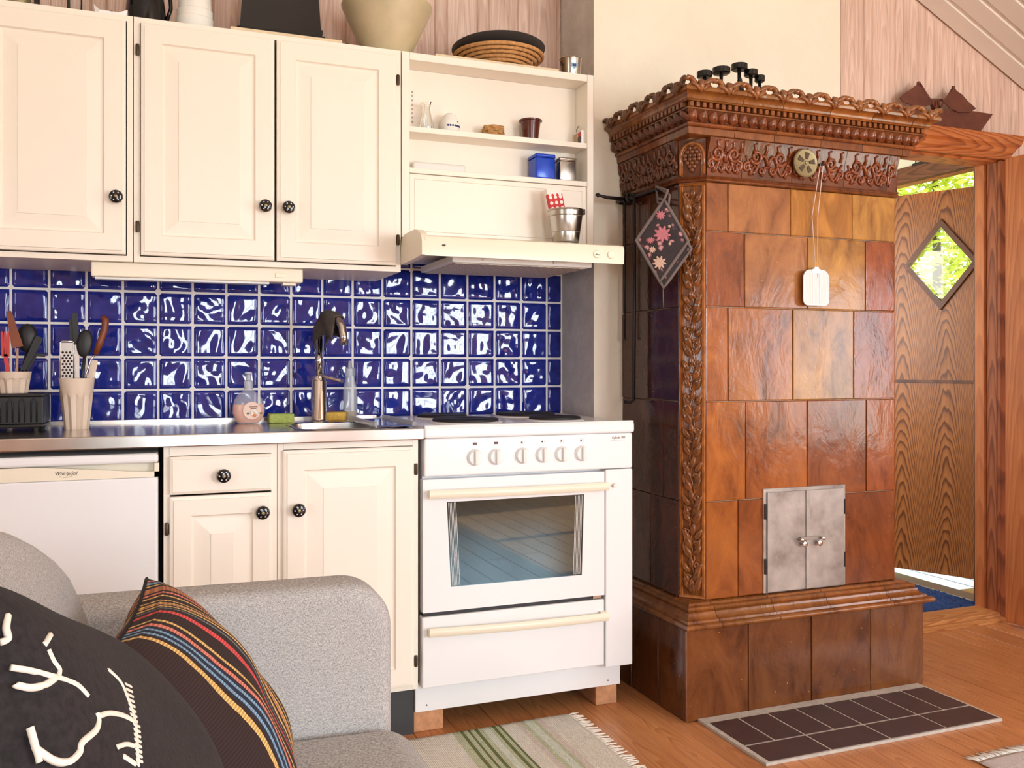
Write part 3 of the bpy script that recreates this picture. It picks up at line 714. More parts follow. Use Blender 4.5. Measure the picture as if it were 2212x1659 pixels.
def knob(x, y, z, parent):
    b = MB(); c = (x, y, z)
    b.lathe([(.008, 0), (.0075, .009), (.010, .013), (.0165, .019), (.019, .0245), (.0175, .029), (.012, .0315), (.004, .032)], 20, c, (0, -1, 0))
    b.cur = 1
    for r, n, h, s in ((.0115, 6, .0314, .0022), (.0165, 10, .0282, .0016)):
        for i in range(n):
            a = 2 * PI * i / n; b.sphere((x + r * math.cos(a), y - h, z + r * math.sin(a)), s, 6, 4, (1, .5, 1))
    b.cur = 2; b.lathe([(.0045, .0315), (.0045, .034), (.002, .035)], 10, c, (0, -1, 0))
    return b.build('knob', ['black_ceramic', 'knob_white', 'brass_dull'], parent, 40)
def hinge_pin(x, y, z, parent):
    MB().lathe([(.004, 0), (.0055, .003), (.0055, .03), (.004, .033)], 8, (x, y, z - .0165)).build('hinge', 'hinge_metal', parent, 40)
def carcass(x0, x1, z0, z1, y0, y1, parent, name='carcass', t=.016, mat='cream_paint', back=True):
    b = MB(); b.box(x0, x0 + t, y0, y1, z0, z1).box(x1 - t, x1, y0, y1, z0, z1).box(x0 + t, x1 - t, y0, y1, z0, z0 + t).box(x0 + t, x1 - t, y0, y1, z1 - t, z1)
    if back: b.box(x0 + t, x1 - t, y1 - .008, y1, z0 + t, z1 - t)
    return b.build(name, mat, parent)
ZU0, ZU1 = 1.405, 2.1128
YW = YB + .004
uA = thing('wall_cabinet', 'cream wall cabinet with one panelled door above the utensil pots', 'cabinet', (-.27, 3.0, ZU0))
carcass(-.475, -.054, ZU0, ZU1, YF, YB - .004, uA)
dA = panel_door('door', -.449, -.073, 1.424, 2.092, YD, uA); knob(-.098, YD, 1.583, dA)
uZ = thing('wall_cabinet', 'cream wall cabinet at the end of the row past the utensil pots', 'cabinet', (-.68, 3.0, ZU0))
carcass(-.9, -.477, ZU0, ZU1, YF, YB - .004, uZ); panel_door('door', -.88, -.5, 1.424, 2.092, YD, uZ)
uB = thing('wall_cabinet', 'cream double-door wall cabinet above the sink', 'cabinet', (.34, 3.0, ZU0))
carcass(-.052, .738, ZU0, ZU1, YF, YB - .004, uB)
dB = panel_door('door', -.033, .342, 1.424, 2.094, YD, uB); knob(.313, YD, 1.583, dB)
dC = panel_door('door', .349, .719, 1.424, 2.094, YD, uB); knob(.381, YD, 1.583, dC)
for z in (2.016, 1.506):
    hinge_pin(-.042, YF - .008, z, uB); hinge_pin(.7275, YF - .008, z, uB)
# open shelf unit above the hood
uC = thing('shelf_unit', 'cream open shelf unit above the cooker hood', 'shelf', (1.08, 3.0, 1.517))
SX0, SX1 = .7425, 1.425
YBK = 2.958
MB().box(SX0, SX0 + .0245, YF, YB - .004, 1.517, 2.113).build('side_panel', 'cream_paint', uC); MB().box(SX1 - .0235, SX1, YF, YB - .004, 1.517, 2.113).build('side_panel', 'cream_paint', uC)
MB().rbox(SX0 + .025, SX1 - .024, YF, YB - .004, 2.089, 2.113, .002).build('top_panel', 'cream_paint', uC)
MB().box(SX0 + .025, SX1 - .024, YBK, YBK + .012, 1.517, 2.0885).build('back_panel', 'cream_paint', uC)
MB().rbox(SX0 + .025, SX1 - .024, YF + .002, YBK, 1.858, 1.876, .0015).build('shelf', 'cream_paint', uC)
MB().rbox(SX0 + .025, SX1 - .024, YF + .002, YBK, 1.726, 1.743, .0015).build('shelf', 'cream_paint', uC)
nest(MB(), SX0 + .026, SX1 - .025, 1.522, 1.7245, [(0, YF + .024), (0, YF + .008), (.002, YF + .006), (.016, YF + .0055), (.017, YF + .008), (.018, YF + .0055)]).build('flap', 'cream_paint', uC)
# strip light under the double cabinet
sl = thing('strip_light', 'long ivory strip light under the double-door cabinet', 'lamp', (.16, 2.95, 1.36))
p0, p1 = onY(197, 575, 2.90), onY(653, 590, 2.90)
MB().rbox(p0.x, p1.x, 2.885, 2.955, 1.362, 1.4045, .004).build('housing', 'ivory_plastic', sl)
MB().rbox(p1.x - .085, p1.x - .055, 2.881, 2.8855, 1.375, 1.39, .002).build('switch', 'light_strip', sl)
MB().box(p0.x + .01, p1.x - .1, 2.90, 2.945, 1.356, 1.3625).build('diffuser', 'white_plastic', sl)
MB().rbox(p1.x - .06, p1.x - .02, 2.90, 2.94, 1.354, 1.3625, .002).build('socket', 'ivory_plastic', sl)
# cooker hood
hd = thing('cooker_hood', 'ivory slim cooker hood under the open shelves', 'cooker hood', (1.07, 2.85, 1.43))
HX0, HX1 = .735, 1.405
prof = [(2.602, 1.43), (2.600, 1.475), (2.606, 1.487), (2.63, 1.494), (2.74, 1.508), (2.858, 1.515), (3.1, 1.515), (3.1, 1.46), (2.82, 1.46), (2.66, 1.448), (2.625, 1.432)]
MB().prism(prof, lambda p, q: (HX0 + .01, p, q), lambda p, q: (HX1, p, q)).build('body', 'ivory_plastic', hd, 35)
sp = [(2.6, 1.432), (2.6, 1.47)] + [(2.6 + .1 * (1 - math.cos(a)), 1.47 + .047 * math.sin(a)) for a in [R(x) for x in (20, 40, 60, 80, 90)]] + [(2.80, 1.517), (2.835, 1.508), (2.845, 1.49), (2.845, 1.426), (2.7, 1.428)]
MB().prism(sp, lambda p, q: (HX0, p, q), lambda p, q: (HX0 + .02, p, q)).build('end_cap', 'ivory_plastic', hd, 35)
MB().rbox(.86, 1.34, 2.70, 3.06, 1.425, 1.4475, .004).build('filter_frame', 'white_plastic', hd)
MB().box(.875, 1.325, 2.715, 3.05, 1.4225, 1.4255).build('filter', 'hood_filter', hd)
for xx in (.96, 1.2): MB().rbox(xx, xx + .05, 2.694, 2.700, 1.433, 1.44, .001).build('filter_catch', 'white_plastic', hd)
for xx in (1.308, 1.358):
    MB().lathe([(.013, 0), (.013, .003), (.0115, .0045)], 20, (xx, 2.6005, 1.458), (0, -1, 0)).build('control_dial', 'ivory_plastic', hd, 40)
MB().rbox(.797, .807, 2.597, 2.6005, 1.459, 1.464, .001).build('indicator', 'black_plastic', hd)
text_mesh('~', .03, face_y(1.308, 2.5955, 1.457), 'print', 'dark_print', hd)
# ---- lower run
YL, YLD = 2.62, 2.60
ZC = .918
ct = thing('worktop', 'stainless steel worktop with an inset sink bowl', 'worktop', (0, 2.9, .888))
SB = (.40, .715, 2.68, 2.98)      # sink bowl opening
b = MB(); CX0, CX1 = -1.3, .7385
b.box(CX0, SB[0], 2.604, YB + .003, ZC - .006, ZC).box(SB[1], CX1, 2.604, YB + .003, ZC - .006, ZC).box(SB[0], SB[1], 2.604, SB[2], ZC - .006, ZC).box(SB[0], SB[1], SB[3], YB + .003, ZC - .006, ZC)
b.build('top_sheet', 'steel', ct)
MB().rbox(CX0, CX1, 2.588, 2.606, .8885, ZC + .004, .003).build('front_edge', 'steel', ct)
b = MB(); n = 28
def rr_(cx, cy, hx, hy, r, z): 
    out = []
    for q, (sx, sy) in enumerate(((1, 1), (-1, 1), (-1, -1), (1, -1))):
        for k in range(7):
            a = q * PI / 2 + k * PI / 12; out.append((cx + sx * (hx - r) + r * math.cos(a), cy + sy * (hy - r) + r * math.sin(a), z))
    return out
cx_, cy_, hx_, hy_ = (SB[0] + SB[1]) / 2, (SB[2] + SB[3]) / 2, (SB[1] - SB[0]) / 2, (SB[3] - SB[2]) / 2
rings = [rr_(cx_, cy_, hx_ + .012, hy_ + .012, .05, ZC + .001), rr_(cx_, cy_, hx_ + .008, hy_ + .008, .05, ZC + .0035), rr_(cx_, cy_, hx_ - .002, hy_ - .002, .05, ZC + .001), rr_(cx_, cy_, hx_ - .012, hy_ - .012, .05, ZC - .13), rr_(cx_, cy_, hx_ - .04, hy_ - .04, .04, ZC - .15)]
m_ = len(rings[0]); vs = [p for r in rings for p in r]; fs = [(j * m_ + i, j * m_ + (i + 1) % m_, (j + 1) * m_ + (i + 1) % m_, (j + 1) * m_ + i) for j in range(4) for i in range(m_)] + [tuple(4 * m_ + i for i in range(m_))]
b.add(vs, fs); b.build('sink_bowl', 'steel', ct, 40, fixn=False)
MB().box(CX0, CX1, YB - .013, YB + .002, ZC, ZC + .011).build('wall_strip', 'steel', ct)
# draining tray lying over the sink's right side
dt = thing('drain_tray', 'clear bluish draining tray over the right side of the sink', 'tray', (.66, 2.9, ZC + .004))
plain('tray_blue', srgb(70, 80, 130), .12)
b = MB()
for q in ((.60, .612, 2.64, 3.03), (.716, .728, 2.64, 3.03)): b.rbox(q[0], q[1], q[2], q[3], ZC + .006, ZC + .022, .004)
b.build('rim', 'frosted_plastic', dt)
MB().rbox(.612, .716, 2.648, 3.02, ZC + .006, ZC + .011, .002).build('base', 'tray_blue', dt)
# undercounter fridge
fg = thing('fridge', 'white undercounter fridge with an ivory handle strip under the worktop', 'fridge', (-.28, 2.9, .0))
MB().rbox(-.585, .013, 2.64, 3.15, .04, .873, .004).build('body', 'white_enamel', fg)
MB().rbox(-.585, .013, 2.594, 2.639, .848, .874, .008, 3).build('top_rim', 'white_enamel', fg)
MB().rbox(-.587, .012, 2.598, 2.639, .07, .811, .006).build('door', 'white_enamel', fg)
n = 24; top = []
for k in range(n + 1):
    t = k / n; xx = -.585 + .60 * t; d = abs(t - .44) / .56; top.append((xx, .8465 - .021 * min(1, max(0, (d - .12) / .75)) ** 1.1))
poly = [(-.585, .8115), (.015, .8115)] + top[::-1]
hs = MB().prism(poly, lambda p, q: (p, 2.597, q), lambda p, q: (p, 2.607, q)).build('handle_strip', 'ivory_plastic', fg)
MB().box(-.585, .015, 2.625, 2.639, .8115, .8475).build('handle_recess', 'ivory_plastic', fg)
MB().box(.003, .015, 2.597, 2.63, .8115, .8475).build('strip_end', 'ivory_plastic', fg)
MB().box(-.57, 0, 2.66, 3.1, 0, .04).build('foot', 'black_plastic', fg)
text_mesh('Whirlpool', .0125, face_y(-.208, 2.5966, .829), 'lettering', 'dark_print', fg, .25)
MB().tube([Vector((-.208 + .016 * math.cos(a) * 1.2, 2.5966, .829 + .010 * math.sin(a))) for a in [R(x) for x in range(-140, 60, 20)]], .0004, 4).build('logo_swoosh', 'brass_dull', fg)
# lower cabinets
l1 = thing('base_cabinet', 'cream base cabinet with a drawer over a panelled door', 'cabinet', (.17, 2.9, .0))
ZL0, ZL1 = .15, .888
carcass(.026, .322, ZL0, ZL1 - .001, YL, 3.2, l1)
MB().box(.041, .307, YL - .0025, YL - .0005, .8625, .8875).build('top_rail', 'cream_paint', l1)
dr = nest(MB(), .041, .308, .760, .861, [(0, YL + .0), (0, YLD + .005), (.007, YLD + .0015), (.0075, YLD), (.009, YLD)]).build('drawer', 'cream_paint', l1); knob(.177, YLD, .808, dr)
d_ = panel_door('door', .041, .308, .165, .754, YLD, l1, .052, .042); knob(.279, YLD, .703, d_)
hinge_pin(.034, YL - .007, .668, l1)
MB().box(.026, .322, 2.665, 3.2, 0, .149).build('plinth', 'toe_kick', l1)
l2 = thing('base_cabinet', 'cream base cabinet with one tall panelled door beside the cooker', 'cabinet', (.53, 2.9, .0))
for q in ((.3235, .3395), (.7125, .7285)): MB().box(q[0], q[1], YL, 3.2, ZL0, ZL1 - .001).build('side_panel', 'cream_paint', l2)
MB().box(.340, .712, YL, 3.2, ZL0, ZL0 + .016).build('bottom_panel', 'cream_paint', l2)
MB().box(.3400, .712, YL, YL + .02, .8695, .8875).build('top_rail', 'cream_paint', l2)
d_ = panel_door('door', .338, .712, .165, .868, YLD, l2, .055, .044); knob(.376, YLD, .704, d_)
for z in (.80, .235): hinge_pin(.7205, YL - .007, z, l2)
MB().box(.3235, .7285, 2.665, 3.2, 0, .149).build('plinth', 'toe_kick', l2)
l3 = thing('base_cabinet', 'cream base cabinet on the far side of the fridge', 'cabinet', (-.95, 2.9, 0))
carcass(-1.29, -.60, ZL0, ZL1 - .001, YL, 3.2, l3); panel_door('door', -1.27, -.62, .165, .868, YLD, l3); MB().box(-1.29, -.60, 2.665, 3.2, 0, .149).build('plinth', 'toe_kick', l3)
# ---- electric cooker
ck = thing('cooker', 'white electric cooker with four hotplates standing on bricks', 'cooker', (1.09, 2.9, .062))
KX0, KX1 = .744, 1.441
MB().box(KX0 + .004, KX1 - .004, 2.645, 3.19, .15, .88).build('body', 'white_enamel', ck)
MB().rbox(KX0 - .014, 1.42, 2.655, 2.672, .066, .152, .002).build('plinth', 'white_enamel', ck)
MB().box(KX0 + .01, 1.41, 2.68, 3.15, .066, .149).build('underframe', 'oven_dark', ck)
for xx, zz in ((.765, .085), (1.375, .083), (.77, .138)): MB().lathe([(.0025, 0), (.002, .0015)], 8, (xx, 2.6548, zz), (0, -1, 0)).build('screw', 'dark_iron', ck)
b = MB().rbox(KX0 - .002, KX1 + .004, 2.602, 3.205, .889, .9245, .008, 3); b.build('hob', 'white_enamel', ck)
MB().rbox(KX0 + .0, KX1 + .002, 2.604, 2.625, .922, .9285, .003).build('hob_rim', 'white_enamel', ck)
MB().rbox(KX0, KX1 - .002, 2.606, 2.645, .7755, .8885, .006, 3).build('control_panel', 'white_enamel', ck)
for (xx, yy, r) in ((.925, 2.765, .105), (1.235, 2.765, .085), (.925, 3.02, .085), (1.235, 3.02, .105)):
    hp = MB().lathe([(r - .004, 0), (r, .003), (r, .012), (r - .008, .0145), (.03, .0145), (.026, .013), (.0, .013)], 40, (xx, yy, .9245), None, False); hp.build('hotplate', 'hotplate', ck, 40, fixn=False)
    MB().lathe([(r + .012, 0), (r + .012, .002), (r + .006, .005), (r - .002, .005)], 40, (xx, yy, .9245), None, False).build('hotplate_ring', 'steel' if False else 'white_enamel', ck, 40, fixn=False)
for i, xx in enumerate((.901, .969, 1.056, 1.124, 1.189, 1.257)):
    kb = MB(); kb.lathe([(.025, 0), (.025, .003), (.022, .012), (.0205, .014)], 28, (xx, 2.606, .829), (0, -1, 0)); k_ = kb.build('control_knob', 'white_plastic', ck, 40)
    MB().rbox(xx - .0055, xx + .0055, 2.582, 2.594, .808, .850, .002).build('grip', 'pale_white', k_)
    if i < 2: MB().rbox(xx - .006, xx + .007, 2.6035, 2.6065, .8665, .8735, .002).build('pilot_lamp', 'brown_plastic', ck)
    else:
        s = MB(); s.lathe([(.0028, 0), (.0022, .001)], 8, (xx - .002, 2.606, .8695), (0, -1, 0)); s.build('symbol_dot', 'black_plastic', ck)
        z0, z1 = .8645, .8745; s = MB()
        for q in ((xx - .006, xx + .006, z0, z0 + .0006), (xx - .006, xx + .006, z1 - .0006, z1), (xx - .006, xx - .0054, z0, z1), (xx + .0054, xx + .006, z0, z1)): s.box(q[0], q[1], 2.6054, 2.6061, q[2], q[3])
        s.build('symbol_frame', 'alu', ck)
text_mesh('Cylinda 700', .010, face_y(1.387, 2.6054, .8745), 'lettering', 'wood_handle', ck, .1)
MB().box(1.362, 1.41, 2.6054, 2.6061, .8655, .867).build('lettering_underline', 'alu', ck)
# oven door with a window tapering downwards
od = MB(); gx = [(.826, .445), (1.258, .445), (1.266, .699), (.813, .699)]; orr = [(KX0 - .004, .375), (1.337, .375), (1.337, .768), (KX0 - .004, .768)]
vs = [(p[0], 2.606, p[1]) for p in orr] + [(p[0], 2.606, p[1]) for p in gx] + [(p[0], 2.612, p[1]) for p in gx] + [(p[0], 2.644, p[1]) for p in orr]
fs = []
for i in range(4): j = (i + 1) % 4; fs += [(i, j, 4 + j, 4 + i), (4 + i, 4 + j, 8 + j, 8 + i), (i, 12 + i, 12 + j, j)]
od.add(vs, fs); ovd = od.build('oven_door', 'white_enamel', ck)
MB().prism(gx, lambda p, q: (p, 2.6105, q), lambda p, q: (p, 2.616, q)).build('oven_window', 'oven_glass', ovd)
s = MB()
for k in range(6):
    for sd in (0, 1):
        i = .006 + k * .0045; xb, xt_ = (.826 + i, .813 + i) if sd == 0 else (1.258 - i, 1.266 - i)
        s.prism([(xb, .448), (xb + .0012, .448), (xt_ + .0012, .696), (xt_, .696)], lambda p, q: (p, 2.6098, q), lambda p, q: (p, 2.6106, q))
s.build('window_lines', 'white_plastic', ovd)['kind'] = 'stuff'
def handle(z0, z1, parent):
    n = 16; P = []; 
    hx0, hx1 = .752, 1.339
    prof2 = []
    for k in range(n + 1):
        t = k / n; xx = hx0 + (hx1 - hx0) * t; bow = .022 + .012 * math.sin(PI * t); P.append((xx, 2.606 - bow, z0 + (z1 - z0) * t))
    b = MB(); sec = [(-.004, -.013), (.006, -.011), (.008, 0), (.006, .011), (-.004, .013), (-.009, .006), (-.009, -.006)]
    vs = []; m = len(sec)
    for p in P: vs += [(p[0], p[1] + a, p[2] + c) for a, c in sec]
    fs = [(i * m + k, i * m + (k + 1) % m, (i + 1) * m + (k + 1) % m, (i + 1) * m + k) for i in range(n) for k in range(m)] + [tuple(range(m)), tuple(n * m + k for k in range(m))]
    b.add(vs, fs)
    for xx in (hx0 + .012, hx1 - .012): b.box(xx - .01, xx + .01, 2.59, 2.606, (z0 + z1) / 2 - .009, (z0 + z1) / 2 + .009)
    b.build('handle', 'ivory_plastic', parent, 40)
handle(.727, .724, ovd)
dw = MB().rbox(KX0 - .006, 1.337, 2.606, 2.644, .152, .362, .004).build('storage_drawer', 'white_enamel', ck)
handle(.322, .312, dw)
MB().box(KX0, 1.335, 2.615, 2.644, .3625, .3745).build('shadow_gap', 'oven_dark', ck)
MB().box(1.30, 1.33, 2.612, 2.6145, .3645, .3725).build('door_latch', 'chrome', ck)
sd_ = MB().rbox(1.342, KX1 - .002, 2.606, 2.644, .142, .7735, .004).build('side_door', 'white_enamel', ck)
MB().lathe([(.005, 0), (.007, .006), (.006, .012)], 12, (1.37, 2.606, .723), (0, -1, 0)).build('knob', 'ivory_plastic', sd_, 40)
for lab, x0, x1, y0, y1 in (('raw brick propping the cooker beside the base cabinet', .728, .823, 2.672, 2.86), ('raw brick propping the cooker beside the tiled stove', 1.338, 1.415, 2.668, 2.86)):
    o = MB().rbox(x0, x1, y0, y1, .0, .0655, .004).build('brick', 'brick_raw', None); tag(o, lab, 'brick')

# ================================================================== THE TILED STOVE
ts = thing('tiled_stove', 'brown glazed tiled stove with carved cornice and steel fire doors', 'stove', (2.03, 2.72, 0))
KL, KF, KR = 1.584, 2.50, 2.432        # left face, front face, right face of the shaft
YC = 2.947                              # chimney face
CH = .062; CR = .010                               # corner chamfer
def g(r_, g_, b_, k=1.0): c = srgb(r_, g_, b_); return (c[0] * .9, c[1] * 1.0, c[2] * .85, 1)
A1 = g(150, 78, 38); A2 = g(112, 58, 32); DKR = g(96, 48, 28)
rt = random.Random(11)
def jit(c, a=.1): k = 1 + rt.uniform(-a, a); return (c[0] * k, c[1] * k * (1 + rt.uniform(-.05, .05)), c[2] * k, 1)
# cores (mortar shows in the joints)
MB().box(1.541, 2.476, 2.446, YC, 0, .29).build('base_core', 'pale_joint', ts)
sh = [(KL + .011, YC), (KL + .011, KF + CH + .004), (KL + CH + .004, KF + .011), (KR - CR - .004, KF + .011), (KR - .011, KF + CR + .006), (KR - .011, YC)]
MB().prism(sh, lambda p, q: (p, q, .2902), lambda p, q: (p, q, 1.8315)).build('shaft_core', 'pale_joint', ts)
MB().box(1.572, 2.444, 2.484, YC, 1.833, 1.955).build('cornice_core', 'pale_joint', ts)
def tilt(o):
    o.rotation_euler = (rt.uniform(-.006, .006), 0, rt.uniform(-.006, .006)); return o
def tileF(x0, x1, z0, z1, y, colr, name='stove_tile', t=.012, gap=.0012, mat='brown_glaze'):
    d = rt.uniform(-.0008, .0008)
    return tilt((MB().rbox(x0 + gap, x1 - gap, y + d, y + t, z0 + gap, z1 - gap, .003).build(name, mat, ts, color=colr)))
def tileL(y0, y1, z0, z1, x, colr, name='stove_tile', t=.012, gap=.0012):
    d = rt.uniform(-.0008, .0008)
    return tilt(MB().rbox(x + d, x + t, y0 + gap, y1 - gap, z0 + gap, z1 - gap, .003).build(name, 'brown_glaze', ts, color=colr))
def xs_(pxs, yy, Y): return [onY(p, yy, Y).x for p in pxs]
# base
bx = [1.53] + xs_([1617, 1753, 1881], 1430, 2.435) + [2.487]
for i in range(4): tileF(bx[i], bx[i + 1], .002, .286, 2.435, [g(128, 68, 36), g(122, 66, 36), g(120, 64, 34), g(122, 66, 34)][i])
byy = [2.4475, 2.60, 2.78, YC]
for i in range(3): tileL(byy[i], byy[i + 1], .002, .286, 1.53, jit(g(104, 54, 30)))  # left base tiles coloured darker: shade of that side in the glaze
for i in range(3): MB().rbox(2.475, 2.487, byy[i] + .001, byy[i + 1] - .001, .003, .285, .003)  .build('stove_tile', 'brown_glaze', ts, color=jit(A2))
# moulded runs: (out, z) profiles; a front run, a left run and a right run share mitred corners
LS = .72
def run(profile, side, a, b, ma, mb, name, colr, XLf=KL, YFf=KF, XRf=KR, mat='brown_glaze', back=.02, par=None):
    pr = list(profile) + [(-back, profile[-1][1]), (-back, profile[0][1])]
    def P(d, z, end, m):
        if side == 'F':
            if m == 'L': return (XLf - LS * d, YFf - d, z)
            if m == 'R': return (XRf + d, YFf - d, z)
            return (end, YFf - d, z)
        if side == 'L':
            if m == 'F': return (XLf - LS * d, YFf - d, z)
            return (XLf - LS * d, end, z)
        if m == 'F': return (XRf + d, YFf - d, z)
        return (XRf + d, end, z)
    MB().prism(pr, lambda d, z: P(d, z, a, ma), lambda d, z: P(d, z, b, mb)).build(name, mat, par or ts, 32, color=colr)
def runs(profile, name, colr, fcuts, lcuts, mat='brown_glaze', XLf=KL, YFf=KF, XRf=KR, par=None, amt=.14):
    e = .0009
    F = [None] + fcuts + [None]
    for i in range(len(F) - 1):
        run(profile, 'F', (F[i] or 0) + e, (F[i + 1] or 0) - e, 'L' if F[i] is None else '', 'R' if F[i + 1] is None else '', name, jit(colr, amt), XLf, YFf, XRf, mat, par=par)
    Lc = [None] + lcuts + [YC]
    for i in range(len(Lc) - 1):
        run(profile, 'L', (Lc[i] or 0) + e, Lc[i + 1] - e, 'F' if Lc[i] is None else '', '', name, jit(tuple(x * .8 for x in colr[:3]), amt), XLf, YFf, XRf, mat, par=par)  # left runs get a darkened colour for the shaded side
    run(profile, 'R', 0, YC, 'F', '', name, jit(colr), XLf, YFf, XRf, mat, par=par)
# ledge between base and shaft
def arc(cx, cz, r, a0, a1, n=6): return [(cx + r * math.cos(R(a0 + (a1 - a0) * k / n)), cz + r * math.sin(R(a0 + (a1 - a0) * k / n))) for k in range(n + 1)]
led = [(.062, .287)] + arc(.078, .296, .009, -90, 90, 6) + [(.068, .305), (.066, .312)] + arc(.066, .332, .020, 270, 180, 5)[1:] + [(.040, .333)] + arc(.034, .340, .007, -60, 90, 4) + [(.02, .347), (.016, .353), (.0, .354)]
ledge = thing('x', 'x', 'x', (0, 0, 0)) if False else None
runs(led, 'ledge_piece', g(150, 84, 44), xs_([1555, 1680, 1796, 1925], 1300, 2.43), [2.66, 2.82])
# acanthus foot under the corner pilaster
def leaf_mesh(L, Wd, H, veins=0, tip=.6, n=8, m=6):
    # a plump relief leaf lying on the XZ plane, growing to +Z, bulging to -Y
    def fn(u, v):
        wid = Wd * (math.sin(PI * min(1, v ** tip * .97 + .03)) ** .8)
        s = 2 * u - 1
        h = H * math.sqrt(max(0, 1 - s * s)) * (math.sin(PI * (v * .92 + .06)) ** .7) - H * .35 * math.exp(-(s / .18) ** 2) * math.sin(PI * v)
        if veins: h *= 1 + .25 * math.cos(veins * PI * (v + abs(s) * .5))
        return (s * wid / 2 , -h, v * L)
    return MB().grid(fn, m, n)
# shaft tiles
SZ = [.354, .668, .989, 1.294, 1.537, 1.694]
XF0, XF1 = KL + CH, KR - CR
rowx = {4: [1573, 1708, 1841], 3: [1608.5, 1744.5, 1870], 2: [1573, 1712.5, 1844], 1: [1611, 1744, 1871.5]}
cols = {4: [(156, 84, 46), (176, 106, 68), (190, 118, 56), (200, 134, 70)], 3: [(160, 80, 42), (180, 110, 70), (190, 124, 62), (164, 78, 38)], 2: [(184, 104, 62), (178, 100, 48), (186, 120, 54), (164, 84, 46)], 1: [(180, 96, 42), (172, 90, 42), (146, 72, 36), (158, 76, 36)]}
for rw in (1, 2, 3, 4):
    zs = (SZ[rw], SZ[rw + 1]); xx = [XF0] + xs_(rowx[rw], 789, KF) + [XF1]
    for i in range(4): tileF(xx[i], xx[i + 1], zs[0], zs[1], KF, g(*cols[rw][i]))
x1_, x2_, x3_ = xs_([1595, 1650, 1823], 789, KF)
DZ0, DZ1 = .356, .700
tileF(XF0, x1_, SZ[0], SZ[1], KF, g(164, 84, 34)); tileF(x1_, x2_, SZ[0], SZ[1], KF, g(150, 74, 32)); tileF(x3_, XF1, SZ[0], SZ[1], KF, g(134, 64, 30))
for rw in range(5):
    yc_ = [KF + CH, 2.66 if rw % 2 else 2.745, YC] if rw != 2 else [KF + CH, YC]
    for a, b_ in zip(yc_, yc_[1:]): tileL(a, b_, SZ[rw], SZ[rw + 1], KL, jit(g(86, 40, 26), .15))  # same glaze, side shade put into the darker left tiles
for a, b_ in ((KF + CR, YC),):
    for rw in range(5): MB().rbox(KR - .012, KR, a, b_, SZ[rw] + .001, SZ[rw + 1] - .001, .003)  .build('stove_tile', 'brown_glaze', ts, color=jit(A1))
# fire doors
ddx = (x3_ - x2_)
fdt = MB().rbox(x2_ - .004, x3_ + .003, KF - .004, KF + .014, DZ0, DZ1, .002).build('fire_door_frame', 'stove_iron', ts)
xm = x2_ + ddx * .525
for (a, b_) in ((x2_ + .008, xm - .006), (xm + .004, x3_ - .008)):
    q = MB().rbox(a, b_, KF - .010, KF - .0045, DZ0 + .004, DZ1 - .012, .0015).build('fire_door', 'stove_iron', ts)
    kx = b_ - .022 if a < xm - .05 else a + .030
    MB().lathe([(.004, 0), (.004, .012), (.010, .014), (.010, .018), (.006, .020)], 14, (kx, KF - .010, .512), (0, -1, 0)).build('pull', 'chrome', q, 40)
MB().rbox(xm - .012, xm + .004, KF - .0135, KF - .0102, DZ0 + .004, DZ1 - .012, .001).build('cover_strip', 'stove_iron', ts)
lt = MB().rbox(xm - .038, xm + .045, KF - .018, KF - .0137, .523, .534, .001).build('latch_bar', 'stove_iron', ts)
for xx in (xm - .04, xm + .046): MB().lathe([(.003, 0), (.003, .014), (.007, .016), (.007, .02), (.003, .023)], 12, (xx, KF - .0105, .528), (0, -1, 0)).build('latch_knob', 'chrome', ts, 40)
for xx in (x2_ + .001, x3_ - .003):
    for zz in (.42, .60): MB().lathe([(.004, 0), (.004, .05)], 8, (xx, KF - .008, zz)).build('hinge', 'dark_iron', ts, 40)
# pilaster on the chamfered corner
P0 = Vector((KL, KF + CH, 0)); P1 = Vector((KL + CH, KF, 0)); pa = (P1 - P0).normalized(); pn = Vector((-pa.y, pa.x, 0))
if pn.y > 0: pn = -pn
pL = (P1 - P0).length
def PP(u, d, z): return P0 + pa * u + pn * d + Vector((0, 0, z))
pil = MB().prism([(0, -.012), (pL, -.012), (pL, .0), (0, .0)], lambda u, d: PP(u, d, SZ[0]), lambda u, d: PP(u, d, SZ[5])).build('pilaster', 'brown_glaze', ts, color=g(150, 84, 44))
fz0, fz1 = SZ[0] + .012, SZ[5] - .012
for u0, u1, z0, z1 in ((.003, .014, fz0, fz1), (pL - .014, pL - .003, fz0, fz1)):
    MB().prism([(u0, .0002), (u0 + .002, .006), (u0 + .0045, .0065), (u0 + .0055, .003), (u0 + .0075, .0055), (u1, .002), (u1, .0002)], lambda u, d: PP(u, d, z0), lambda u, d: PP(u, d, z1)).build('frame_bead', 'brown_relief', pil, 40, color=g(170, 98, 52))
for z0, z1 in ((SZ[0] + .002, SZ[0] + .013), (SZ[5] - .013, SZ[5] - .002)):
    MB().prism([(z0, .0002), (z0 + .003, .006), (z1 - .004, .004), (z1, .0002)], lambda z, d: PP(.003, d, z), lambda z, d: PP(pL - .003, d, z)).build('frame_bead', 'brown_relief', pil, 40, color=g(170, 98, 52))
yawP = math.atan2(pa.y, pa.x)
def relief(proto, u, z, ang, colr, flip=False, par=None, d=.0005, sc=1):
    M = Matrix.Translation(PP(u, d, z)) @ Matrix.Rotation(yawP, 4, 'Z') @ Matrix.Rotation(-ang, 4, 'Y')
    o = proto.copy(); col.objects.link(o); o.matrix_world = M
    o.parent = par or pil; o.location = PP(u, d, z) - WLOC[(par or pil).name]; o.rotation_euler = M.to_euler(); o.scale = (-sc if flip else sc, sc, sc); o.color = colr; return o
protoL = leaf_mesh(.060, .029, .016, 6).build('leaf', 'brown_relief', pil, True, origin=(0, 0, 0), fixn=False)
